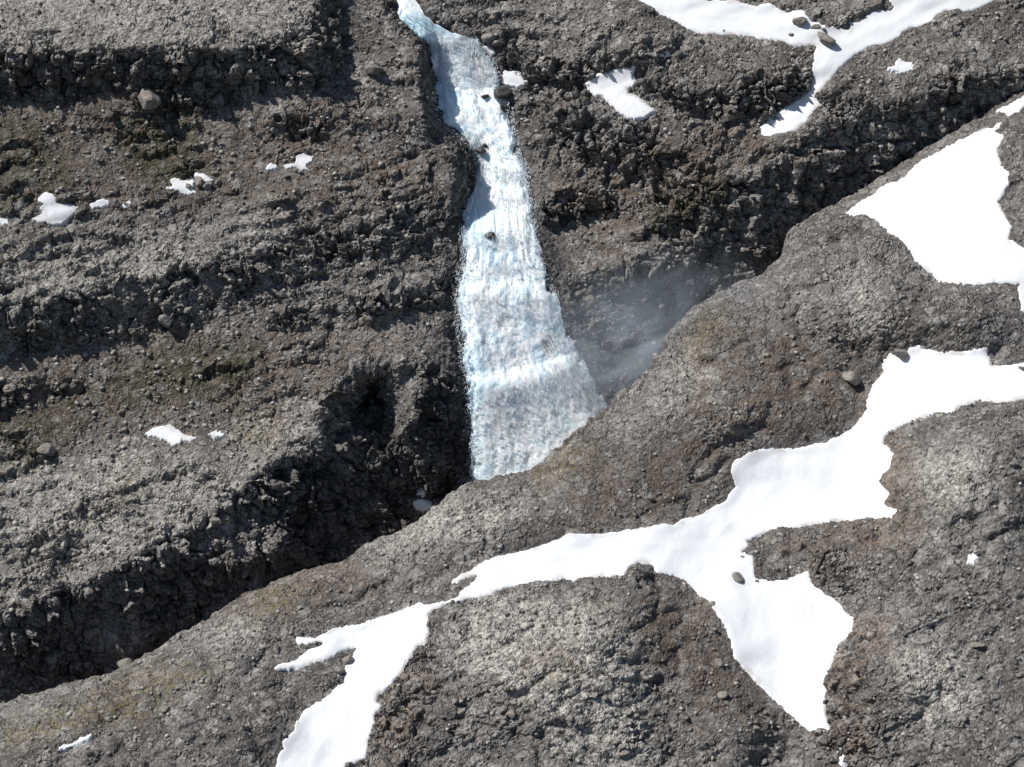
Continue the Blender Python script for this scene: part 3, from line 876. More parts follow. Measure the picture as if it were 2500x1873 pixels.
def scree_material():
    t = NT('loose stones')
    co = t.n('ShaderNodeTexCoord').outputs['Object']
    at = t.attr('shade')
    n1 = t.noise(co, 1.8, 5, 0.65)
    c = t.mix(at, (0.12, 0.106, 0.092), (0.46, 0.44, 0.41))
    c = t.mix(t.ramp(n1, 0.3, 0.7, 0, 0.5), c, (0.22, 0.20, 0.175))
    b = t.bsdf(c, 0.95, t.bump(n1, 0.5, 0.2), 0.12)
    t.l(b.outputs[0], t.out.inputs[0])
    return t.m


M_SCREE = scree_material()


def snow_material():
    t = NT('old spring snow')
    co = t.n('ShaderNodeTexCoord').outputs['Object']
    n1 = t.noise(co, 0.09, 5, 0.55, 0.3)
    n2 = t.noise(co, 0.9, 5, 0.6)
    n3 = t.noise(co, 5.0, 3, 0.6)
    c = t.mix(t.ramp(n1, 0.45, 0.72, 0, 0.35), (0.74, 0.755, 0.77), (0.65, 0.665, 0.685))
    dirt_shade = t.math('MULTIPLY', t.attr('dirt_shade'), t.ramp(t.noise(co, 0.4, 6, 0.65), 0.25, 0.65))  # edge dirt and dust, together with the painted shading of the rills
    c = t.mix(dirt_shade, c, (0.40, 0.37, 0.33))
    # windblown specks of grit
    sp = t.ramp(t.noise(co, 2.6, 2, 0.5), 0.715, 0.78, 0, 0.75)
    c = t.mix(sp, c, (0.28, 0.25, 0.22))
    h = t.math('ADD', t.math('MULTIPLY', n2, 0.6), t.math('MULTIPLY', n3, 0.15))
    b = t.bsdf(c, 0.75, t.bump(h, 0.25, 0.3), 0.25)
    t.l(b.outputs[0], t.out.inputs[0])
    return t.m


M_SNOW = snow_material()


def water_material():
    t = NT('falling white water')
    uv = t.n('ShaderNodeUVMap').outputs[0]
    s1 = t.noise(t.scaled(uv, (1.0, 0.12, 1)), 0.9, 6, 0.66, 0.5)          # long threads
    s2 = t.noise(t.scaled(uv, (1.0, 0.22, 1)), 2.6, 4, 0.6, 0.6)
    tb = t.noise(uv, 0.28, 6, 0.65, 1.2)                                   # billows
    thin = t.attr('thin')
    deep = t.attr('deep')
    rapid = t.attr('rapid')
    f = t.math('ADD', t.math('MULTIPLY', s1, 0.52), t.math('ADD', t.math('MULTIPLY', s2, 0.42), t.math('MULTIPLY', tb, 0.08)))
    c = t.mix(t.ramp(f, 0.36, 0.54), (0.82, 0.905, 0.96), (0.97, 0.98, 0.985))
    c = t.mix(t.math('MULTIPLY', t.attr('blue'), t.ramp(f, 0.62, 0.40, 0.35, 0.85)), c, (0.50, 0.73, 0.89))
    tur = t.ramp(t.noise(uv, 0.16, 5, 0.6, 0.8), 0.45, 0.62)
    c = t.mix(t.math('MULTIPLY', tur, 0.22), c, (0.62, 0.82, 0.89))
    c = t.mix(t.math('MULTIPLY', rapid, t.ramp(tb, 0.52, 0.40, 0, 0.45)), c, (0.55, 0.76, 0.86))
    dw = t.mix(t.ramp(t.noise(t.scaled(uv, (1.0, 0.4, 1)), 1.1, 5, 0.6, 1.0), 0.44, 0.58), (0.09, 0.27, 0.35), (0.70, 0.84, 0.88))
    c = t.mix(deep, c, dw)
    h = t.math('ADD', t.math('MULTIPLY', s1, 1.0), t.math('ADD', t.math('MULTIPLY', s2, 0.6), t.math('MULTIPLY', tb, 0.15)))
    b = t.bsdf(c, 0.5, t.bump(h, 0.2, 0.4), 0.25)
    b.inputs['Subsurface Weight'].default_value = 0.7
    b.inputs['Subsurface Radius'].default_value = (0.9, 1.1, 1.3)
    b.inputs['Subsurface Scale'].default_value = 1.0
    tr = t.n('ShaderNodeBsdfTransparent')
    ms = t.n('ShaderNodeMixShader')
    gap = t.ramp(f, 0.60, 0.43)
    edge = t.attr('edge')
    e = t.math('ADD', t.math('MULTIPLY', gap, thin), t.ramp(t.math('ADD', edge, t.math('MULTIPLY', s1, 0.9)), 1.05, 1.3))
    e = t.math('MINIMUM', e, 1.0)
    t.l(e, ms.inputs[0])
    t.l(b.outputs[0], ms.inputs[1])
    t.l(tr.outputs[0], ms.inputs[2])
    t.l(ms.outputs[0], t.out.inputs[0])
    return t.m


M_WATER = water_material()

def ground_attrs(u, v, near):
    rust = bil(RUST, u, v)
    return dict(lichen=bil(LICHEN, u, v), soil=bil(SOIL, u, v), moss=bil(MOSS, u, v), heath=bil(HEATH, u, v), rust=rust, wet=bil(WET_SHADE, u, v) * (0 if near else 1))  # wet also carries the shade painted on the gorge walls


# ------------------------------------------------------------------ build the mountainside
FU = axis(-390, 1410, -40, W + 55, STEP)
FV = axis(-350, 1000, -14, 720, STEP)
fu, fv = np.meshgrid(FU, FV)
fP = bil(P_FAR, fu, fv)
fN = bil(N_FAR, fu, fv)
shp = fu.shape
need = (fv - np.interp(fu, SIL[:, 0], SIL[:, 1])) < 95
dfar = np.zeros(shp, np.float32)
w_ = need.ravel()
tmp = np.zeros(w_.sum(), np.float32)
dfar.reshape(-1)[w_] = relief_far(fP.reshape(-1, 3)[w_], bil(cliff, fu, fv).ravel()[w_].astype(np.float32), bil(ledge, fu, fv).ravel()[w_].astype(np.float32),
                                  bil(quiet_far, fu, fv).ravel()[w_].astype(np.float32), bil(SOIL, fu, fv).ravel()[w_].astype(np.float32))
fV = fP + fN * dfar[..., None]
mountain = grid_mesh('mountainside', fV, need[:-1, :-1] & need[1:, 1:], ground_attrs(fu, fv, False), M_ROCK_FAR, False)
mountain['kind'] = 'structure'

# ------------------------------------------------------------------ build the near hill
NUx = axis(-390, 1410, -40, W + 55, STEP)
vs_c = vsil(NUx)
dn = axis(0, 900, 0, 420, STEP)
dn = np.concatenate([np.arange(0, 700, STEP), np.arange(700, 1200, 9)])
nu, ndn = np.meshgrid(NUx, dn)
nv = nu * 0 + vs_c[None, :] + ndn
nP = bil(P_NEAR, nu, nv)
nN = bil(N_NEAR, nu, nv)
need = nv < 800
need |= ((ndn % 9) < STEP) & (nv < 1100)
need = nv < 830
brow = np.exp(-ndn / 14.0)
dnear = np.zeros(nu.shape, np.float32)
w_ = need.ravel()
dnear.reshape(-1)[w_] = relief_near(nP.reshape(-1, 3)[w_], bil(outcrop, nu, nv).ravel()[w_].astype(np.float32), bil(quiet_near, nu, nv).ravel()[w_].astype(np.float32),
                                    brow.ravel()[w_].astype(np.float32), bil(KNOB, nu, nv).ravel()[w_].astype(np.float32))
nV = nP + nN * dnear[..., None]
# the far side of the brow, down into the gorge
rows = []
for k in range(40, 0, -1):
    t_ = k * 0.9
    a_ = min(t_ / 9.0, 1.0) * 1.15
    off = np.array([0, math.cos(a_ * .6) * min(t_, 6) + max(t_ - 6, 0) * 0.35, -max(t_ - 2, 0) * 0.9 - 0.02 * t_ * t_ - 0.35 * t_])
    rows.append(nV[0] + off + 0.5 * np.stack([vnoise(nV[0] / 2.3 + k * .4, 71), vnoise(nV[0] / 2.3 + k * .4, 72), vnoise(nV[0] / 2.3 + k * .4, 73)], 1) * min(t_ / 4, 1))
SK = len(rows)
nVall = np.concatenate([np.array(rows), nV], 0)
keep_top = np.ones((SK, len(NUx) - 1), bool)
keep = np.concatenate([keep_top, need[:-1, :-1] & need[1:, 1:]], 0)
na = ground_attrs(nu, nv, True)
na = {k: np.concatenate([np.repeat(a[:1], SK, 0), a], 0) for k, a in na.items()}
hill = grid_mesh('near_hillside', nVall, keep, na, M_ROCK_NEAR, False)
hill['kind'] = 'structure'


def surf(u, v):
    """a spot on the finished ground seen at u, v, and the mean normal there"""
    if v > np.interp(u, NUx, vs_c):
        i = int(np.clip(np.searchsorted(NUx, u), 0, len(NUx) - 1))
        j = int(np.clip(np.searchsorted(dn, v - vs_c[i]), 0, len(dn) - 1))
        return nV[j, i], nN[j, i]
    i = int(np.clip(np.searchsorted(FU, u), 0, len(FU) - 1))
    j = int(np.clip(np.searchsorted(FV, v), 0, len(FV) - 1))
    return fV[j, i], fN[j, i]


# ------------------------------------------------------------------ snow
def tag(o, label, cat, group=None):
    o['label'] = label
    o['category'] = cat
    if group:
        o['group'] = group


def snow(key, poly, near, label, thick=0.55):
    lo, hi = poly.min(0) - 4, poly.max(0) + 4
    lo = np.maximum(lo, [-180, -150])
    hi = np.minimum(hi, [W + 180, 828])
    area = (hi[0] - lo[0]) * (hi[1] - lo[1])
    st = 0.55 if area < 3000 else (0.9 if area < 20000 else 1.45)
    us, vs = np.arange(lo[0], hi[0], st), np.arange(lo[1], hi[1], st)
    u, v = np.meshgrid(us, vs)
    d = sdf(poly, u, v)
    q = np.stack([u.ravel(), v.ravel(), 0 * u.ravel()], 1)
    rag = fbm(q / 7.0, 4, 81).reshape(u.shape) * 1.5 + fbm(q / 1.9, 2, 82).reshape(u.shape) * 1.1
    d2 = d + rag * (1.1 if area < 3000 else 1.05) + (0.6 if area < 3000 else 0)
    G = blur(G_NEAR, 4) if near else blur(G_FAR, 3)
    P = point(u, v, bil(G, u, v))
    N = bil(N_NEAR if near else N_FAR, u, v)
    und = 0.35 * fbm(P.reshape(-1, 3) / 13.0, 3, 83).reshape(u.shape) + 0.10 * fbm(P.reshape(-1, 3) / 3.0, 3, 84).reshape(u.shape)
    inn = sstep(0, 9, d2)
    if near:
        big = 0.9 * fbm(P.reshape(-1, 3) / 15.0, 3, 41).reshape(u.shape) * 0.15
    else:
        big = 1.0 * fbm(P.reshape(-1, 3) / 16.0, 3, 1).reshape(u.shape) * 0.15
    t = -0.42 + (0.9 if area < 6000 else 0.66) * sstep(-2.2, 0.9, d2) + 0.5 * und * inn + big + 0.6 * sstep(0, 40, d2)
    dirt_shade = np.zeros(u.shape)
    if key == 'main':
        # crevassed strip, its rill shading painted in, and a dusty fan
        x0 = np.interp(v, [571, 600, 640, 680, 730], [792, 803, 815, 822, 826])
        wv_ = (u - x0) / 9.0
        rill = fbm(np.stack([(u.ravel() - x0.ravel()) / 2.6, v.ravel() / 22.0, 0 * u.ravel()], 1), 3, 85, ridged=True).reshape(u.shape)
        on_ = sstep(580, 604, v) * sstep(728, 695, v) * sstep(1, 9, d2)
        t += on_ * np.exp(-(wv_ * 0.75) ** 2) * (0.55 - 0.5 * np.clip(rill, -0.3, 1))
        t = np.where(d2 > 3, np.maximum(t, 0.3), t)
        dirt_shade += 0.55 * on_ * np.exp(-(wv_ * 0.6) ** 2) * sstep(0.30, 0.75, rill)  # shaded sides of the rills, painted as darker streaks
        # the snow slumps away from the rock wall at its lower end
        dirt_shade += 0.55 * np.exp(-(((u - 915) / 34) ** 2 + ((v - 470) / 44) ** 2)) * sstep(0.0, 1.0, (u - 880) / 30)
        cr = np.interp(u, [838, 870, 905, 940], [489, 470, 453, 440])
        t += 0.16 * sstep(1.6, 0, np.abs(v - cr)) * (u > 835) * (u < 940)
    if key == 'upper':
        dirt_shade += 0.3 * np.exp(-(((u - 825) / 14) ** 2 + ((v - 40) / 10) ** 2))
    edge_dirt = 0.7 * sstep(6, 0.5, d2) * sstep(-0.3, 0.5, fbm(q / 15.0, 3, 86).reshape(u.shape))
    V = P + N * t[..., None]
    kp = d2 > -2.4
    o = grid_mesh('snow_patch' if area < 20000 else 'snowfield', V, kp[:-1, :-1] & kp[1:, 1:] & kp[:-1, 1:] & kp[1:, :-1], dict(dirt_shade=np.clip(dirt_shade + edge_dirt, 0, 1)), M_SNOW)
    tag(o, label, 'snow patch' if area < 20000 else 'snowfield', 'patches of old snow on the mountainside')
    return o


SNOW_LABELS = {
    'upper': 'forked white snowfield at the top, its tongue running down between two rock shoulders',
    'wedge': 'wedge-shaped snow patch in a hollow above the knobbly cliff right of the waterfall',
    'dash': 'thin dash of snow just above the wedge-shaped snow patch',
    'fallside': 'small snow patch beside the foot of the highest drop of the waterfall',
    'lipside': 'sliver of snow by the rounded boulder at the waterfall\'s lip',
    'star': 'star-shaped snow patch alone on the brown shoulder below the top snowfield',
    'speck': 'tiny speck of snow just left of the tip of the top snowfield\'s tongue',
    'left_a': 'ragged snow patch on the left talus slope, largest of those below the top cliff',
    'left_b': 'small snow remnant cut by the left edge of the photo',
    'left_c': 'broken strip of snow just right of the ragged patch on the left talus',
    'left_d': 'short strip of snow, second to the right of the ragged patch on the left talus',
    'left_e': 'snow patch holding a heap of grey boulders on the left talus slope',
    'left_f': 'curl of snow bordering the upper side of the boulder heap on the talus',
    'left_g': 'lobed snow patch on the talus nearest to the waterfall on its left side',
    'left_h': 'small snow fleck just left of the lobed patch on the talus',
    'left_i': 'pointed snow patch on the lower left slope above the dark gorge',
    'left_j': 'small snow fleck right of the pointed patch above the dark gorge',
    'gorge_a': 'blue shaded snow patch at the bottom of the dark gorge left of the waterfall',
    'gorge_b': 'tiny shaded snow fleck just above the snow patch in the gorge bottom',
    'right': 'big triangular snowfield on the right, widening downhill from a narrow top',
    'corner': 'small snow strip in the upper right corner above the triangular snowfield',
    'main': 'long branching snowfield winding across the near hillside with three arms',
    'low_a': 'slim snow sliver on the grey slope in the lower left corner',
    'low_b': 'tiny snow trace touching the lower end of the slim sliver, lower left',
    'low_c': 'isolated small snow patch on the bare rocky hillside at right below the snowfield',
    'low_d': 'tiny upright snow remnant at the bottom edge under the rusty rock',
}
for k_, p_ in SNOW_FAR.items():
    snow(k_, p_, False, SNOW_LABELS[k_])
for k_, p_ in SNOW_NEAR.items():
    snow(k_, p_, True, SNOW_LABELS[k_])

# ------------------------------------------------------------------ the waterfall
LE, RE = px(LEFT_EDGE), px(RIGHT_EDGE)


SPRAY = []


def water_sheet(name, v0, v1, stages=None):
    st = 0.8
    vs = np.arange(v0, v1, st)
    l = np.interp(vs, LE[:, 1], LE[:, 0])
    r = np.interp(vs, RE[:, 1], RE[:, 0])
    n = 190
    zz = 0 * vs
    l = l + 3.0 * fbm(np.stack([vs / 13, zz, zz], 1), 4, 98)
    r = r + 3.0 * fbm(np.stack([vs / 13, zz + 5, zz], 1), 4, 99)
    a = np.linspace(-0.06, 1.06, n)[None, :]
    u = l[:, None] + (r - l)[:, None] * a
    v = np.repeat(vs[:, None], n, 1)
    G = blur(G_FAR, 3)
    P = point(u, v, bil(G, u, v))
    N = bil(N_FAR, u, v)
    s = bil(slope_s, u, v)
    steep = sstep(42, 58, s)
    along = v * MPP
    acr = (u - 512) * MPP
    q = np.stack([acr.ravel(), along.ravel(), 0 * acr.ravel()], 1)
    # flow coordinates: across the stream, drawn out where it widens, and along it
    fa = (a - 0.5) * 26.0 + 0 * u
    wob_ = fbm(q / 7.0, 3, 95).reshape(u.shape) * 1.6
    qf = np.stack([(fa + wob_).ravel(), along.ravel(), 0 * acr.ravel()], 1)
    thread = fbm(qf * np.array([0.9, 0.11, 1]), 4, 91, ridged=True).reshape(u.shape)
    strand = fbm(qf * np.array([0.32, 0.05, 1]), 3, 96).reshape(u.shape)
    bil_ = np.abs(fbm(qf / np.array([3.2, 7.0, 4]), 4, 92, 0.6)).reshape(u.shape)
    rough = fbm(q / 1.6, 3, 93).reshape(u.shape)
    flat = 1 - steep
    calm = sstep(95 * K, 60 * K, v)
    t = 1.1 + (thread * (0.08 + 0.14 * steep) + strand * 0.35 + (bil_ * 0.8 - 0.1) * (0.15 + 0.85 * flat) + rough * (0.05 + 0.22 * flat)) * (1 - calm) + calm * 0.32 * rough
    dist = np.minimum(a, 1 - a) * (r - l)[:, None]
    edge_n = fbm(q / np.array([2.2, 3.2, 1]), 4, 94, 0.6).reshape(u.shape) * 7.5 + fbm(q / np.array([6.0, 5.0, 1]), 2, 104).reshape(u.shape) * 4.0
    t -= 1.8 * sstep(4.0, -3.0, dist + edge_n)
    X_, Y_ = u / K, v / K
    yl = np.interp(X_, [1010, 1130, 1250, 1310], [826, 802, 768, 752])

    def spot(x, y, rx, ry):
        return np.exp(-(((X_ - x) / rx) ** 2 + ((Y_ - y) / ry) ** 2))
    thin = np.clip(sstep(20, 70, Y_ - yl) * (0.08 + 0.34 * sstep(0.35, 0.85, a)) * (1 - 0.7 * sstep(110, 135, Y_ - yl) * sstep(190, 150, Y_ - yl))
                   + 1.1 * spot(1186, 742, 17, 30) + 0.5 * spot(1042, 750, 8, 50) + 0.8 * spot(1137, 478, 9, 26) + 0.45 * spot(1215, 800, 30, 30)
                   + 0.55 * steep * sstep(200, 170, Y_) * sstep(0.40, 0.7, a) + 0.08 * steep, 0, 1)
    blue = np.clip(0.9 * spot(1028, 482, 26, 45) + 0.9 * spot(1030, 806, 26, 34) + 0.7 * spot(965, 200, 30, 90) + 0.5 * sstep(0.22, 0.0, a) + 0.3 * sstep(0.8, 1.0, a)
                   + 0.35 * sstep(0.05, 0.5, strand) + 0.45 * sstep(0.1, 0.5, fbm(q / np.array([3.5, 5.0, 1]), 4, 101).reshape(u.shape)) + 0.5 * spot(1040, 740, 12, 70), 0, 1)
    deep = calm * sstep(15, 60, Y_)
    V = P + N * t[..., None]
    edge = sstep(5.0, -4.0, dist + 0.5 * edge_n)
    if stages:
        SPRAY.append((V, dist, steep, flat, bil_, u, v))
    out = []
    yt = np.interp(X_, [980, 1090, 1210], [640, 632, 648]) - 30
    jag = fbm(np.stack([fa.ravel() / 3.0, 0 * fa.ravel(), 0 * fa.ravel()], 1), 3, 97).reshape(u.shape)
    curves = [202 + 9 * jag, 345 + 12 * jag, yt + 10 * jag, yl - 12 + 8 * jag] if stages else []
    lev = sum((Y_ > c_).astype(int) for c_ in curves) if curves else np.zeros(u.shape, int)
    for k in range(len(curves) + 1):
        o = grid_mesh(stages[k] if stages else name, V, (lev == k)[:-1, :-1],
                      dict(thin=thin, deep=deep, blue=blue, rapid=np.maximum(flat * (1 - calm), 0.7 * (calm - deep)), edge=edge, fa=fa + wob_, al=along), M_WATER)
        me = o.data
        uvl = me.uv_layers.new(name='flow')
        li = np.zeros(len(me.loops), np.int32)
        me.loops.foreach_get('vertex_index', li)
        uu = np.zeros((len(me.vertices), 2), np.float32)
        for c_, an in enumerate(('fa', 'al')):
            tmp_ = np.zeros(len(me.vertices), np.float32)
            me.attributes[an].data.foreach_get('value', tmp_)
            uu[:, c_] = tmp_
        uvl.data.foreach_set('uv', uu[li].ravel())
        out.append(o)
    return out


river = water_sheet('river', -60, 88 * K)[0]
river['kind'] = 'structure'
stage_objs = water_sheet('waterfall', 86 * K, 1075 * K, ['drop', 'rapids', 'chute', 'cascade', 'curtain'])
fall = bpy.data.objects.new('waterfall', None)
COL.objects.link(fall)
fall.location = surf(1120 * K, 1020 * K)[0]
tag(fall, 'broad white waterfall tumbling in steps down the dark cliff into the gorge', 'waterfall')
for o in stage_objs:
    o.parent = fall
    o.matrix_parent_inverse = __import__('mathutils').Matrix.Translation(-fall.location)

# froth: flung clots of white water along the margins, the steps and the landing places
def froth():
    V, dist, steep, flat, bl, u, v = SPRAY[0]
    r = np.random.default_rng(77)
    n = 17000
    i = r.integers(3, V.shape[0] - 3, n * 3)
    j = r.integers(0, V.shape[1], n * 3)
    d = dist[i, j]
    q = np.stack([u[i, j] / 7.0, v[i, j] / 5.0, 0 * d], 1)
    pr = 0.05 + 0.30 * steep[i, j] + 0.75 * np.exp(-(d / 4.0) ** 2) + 0.40 * np.clip(fbm(q, 3, 78) * 2, 0, 1) * (0.4 + 0.6 * flat[i, j])
    pr *= (d > -5.5)
    ok = r.random(n * 3) < pr
    i, j, d = i[ok][:n], j[ok][:n], d[ok][:n]
    m = len(i)
    bv, bf = ico(1)
    rad = 0.05 + 0.11 * r.random(m) ** 2.5
    away = np.where(d < 3, 0.9, 0.22) * r.random(m) ** 2
    P = V[i, j] + np.array([0.0, -0.65, 0.55]) * (away + 0.05)[:, None] + r.normal(0, 0.16, (m, 3)) + np.where(d < 2, 1.3, 0)[:, None] * np.array([0, -0.6, 0.5])
    st_ = steep[i, j] * (d > 1.5)
    sc = np.stack([r.uniform(.7, 1.3, m) * (1 - .45 * st_), r.uniform(.7, 1.1, m) * (1 - .5 * st_), r.uniform(1.0, 2.2, m) * (1 + 4.2 * st_)], 1) * rad[:, None]
    B = bv[None] * (1 + r.uniform(-.25, .25, (m, len(bv), 1))) * sc[:, None, :] + P[:, None, :]
    Fc = (bf[None] + (np.arange(m) * len(bv))[:, None, None]).reshape(-1, 3)
    me = bpy.data.meshes.new('froth')
    vv = B.reshape(-1, 3)
    me.vertices.add(len(vv))
    me.vertices.foreach_set('co', vv.astype(np.float32).ravel())
    me.loops.add(Fc.size)
    me.loops.foreach_set('vertex_index', Fc.astype(np.int32).ravel())
    me.polygons.add(len(Fc))
    me.polygons.foreach_set('loop_start', np.arange(0, Fc.size, 3, dtype=np.int32))
    me.polygons.foreach_set('loop_total', np.full(len(Fc), 3, np.int32))
    me.polygons.foreach_set('use_smooth', np.full(len(Fc), True, bool))
    me.update(calc_edges=True)
    t = NT('froth')
    b = t.bsdf((0.93, 0.96, 0.985), 0.6, None, 0.2)
    tl = t.n('ShaderNodeBsdfTranslucent')
    tl.inputs[0].default_value = (0.90, 0.95, 0.98, 1)
    ms = t.n('ShaderNodeMixShader')
    ms.inputs[0].default_value = 0.5
    t.l(b.outputs[0], ms.inputs[1])
    t.l(tl.outputs[0], ms.inputs[2])
    t.l(ms.outputs[0], t.out.inputs[0])
    me.materials.append(t.m)
    o = bpy.data.objects.new('froth', me)
    COL.objects.link(o)
    o['kind'] = 'stuff'
    o.parent = fall
    o.matrix_parent_inverse = __import__('mathutils').Matrix.Translation(-fall.location)


# ------------------------------------------------------------------ boulders
def ico(sub):
    import bmesh
    bm = bmesh.new()
    bmesh.ops.create_icosphere(bm, subdivisions=sub, radius=1.0)
    v = np.array([x.co[:] for x in bm.verts])
    f = np.array([[w.index for w in x.verts] for x in bm.faces])
    bm.free()
    return v, f


def boulder_shape(seed, sub, nplanes):
    r = np.random.default_rng(seed)
    v, f = ico(sub)
    v = v / np.linalg.norm(v, axis=1, keepdims=True)
    nn = r.normal(size=(nplanes, 3))
    nn /= np.linalg.norm(nn, axis=1, keepdims=True)
    h = r.uniform(0.62, 1.0, nplanes)
    dots = v @ nn.T
    rad = np.min(np.where(dots > 0.15, h[None, :] / np.maximum(dots, 1e-3), 1.25), axis=1)
    rad *= 1 + 0.06 * fbm(v * 2.2 + seed, 3, seed)
    v = v * rad[:, None] * np.array([1.0, r.uniform(0.75, 1.0), r.uniform(0.6, 0.85)])
    return v, f


froth()

PROTO = []
for k in range(12):
    v, f = boulder_shape(300 + k, 3, 11)
    me = bpy.data.meshes.new('boulder_shape')
    me.from_pydata(v.tolist(), [], f.tolist())
    me.materials.append(M_BOULDER)
    PROTO.append(me)

placed = []


def boulder(u, v, w, label, group, name='boulder', sx=1.0, sy=1.0, sz=1.0, rz=None, sink=0.35, idx=None):
    """w = width in view pixels"""
    p, n = surf(u, v)
    d = float(np.dot(p - CAM, FW))
    r = w * d / F / 2 * 1.08
    k = len(placed)
    o = bpy.data.objects.new(name, PROTO[(k * 5 + 3) % 12 if idx is None else idx])
    COL.objects.link(o)
    o.location = p + n * r * (0.62 - sink)
    rr = random.Random(k * 7 + 1)
    o.rotation_euler = (rr.uniform(-.35, .35), rr.uniform(-.35, .35), rr.uniform(0, 6.28) if rz is None else rz)
    o.scale = (r * sx * rr.uniform(.92, 1.1), r * sy * rr.uniform(.9, 1.1), r * sz * rr.uniform(.9, 1.15))
    tag(o, label, 'boulder', group)
    placed.append((u, v, w))
    return o


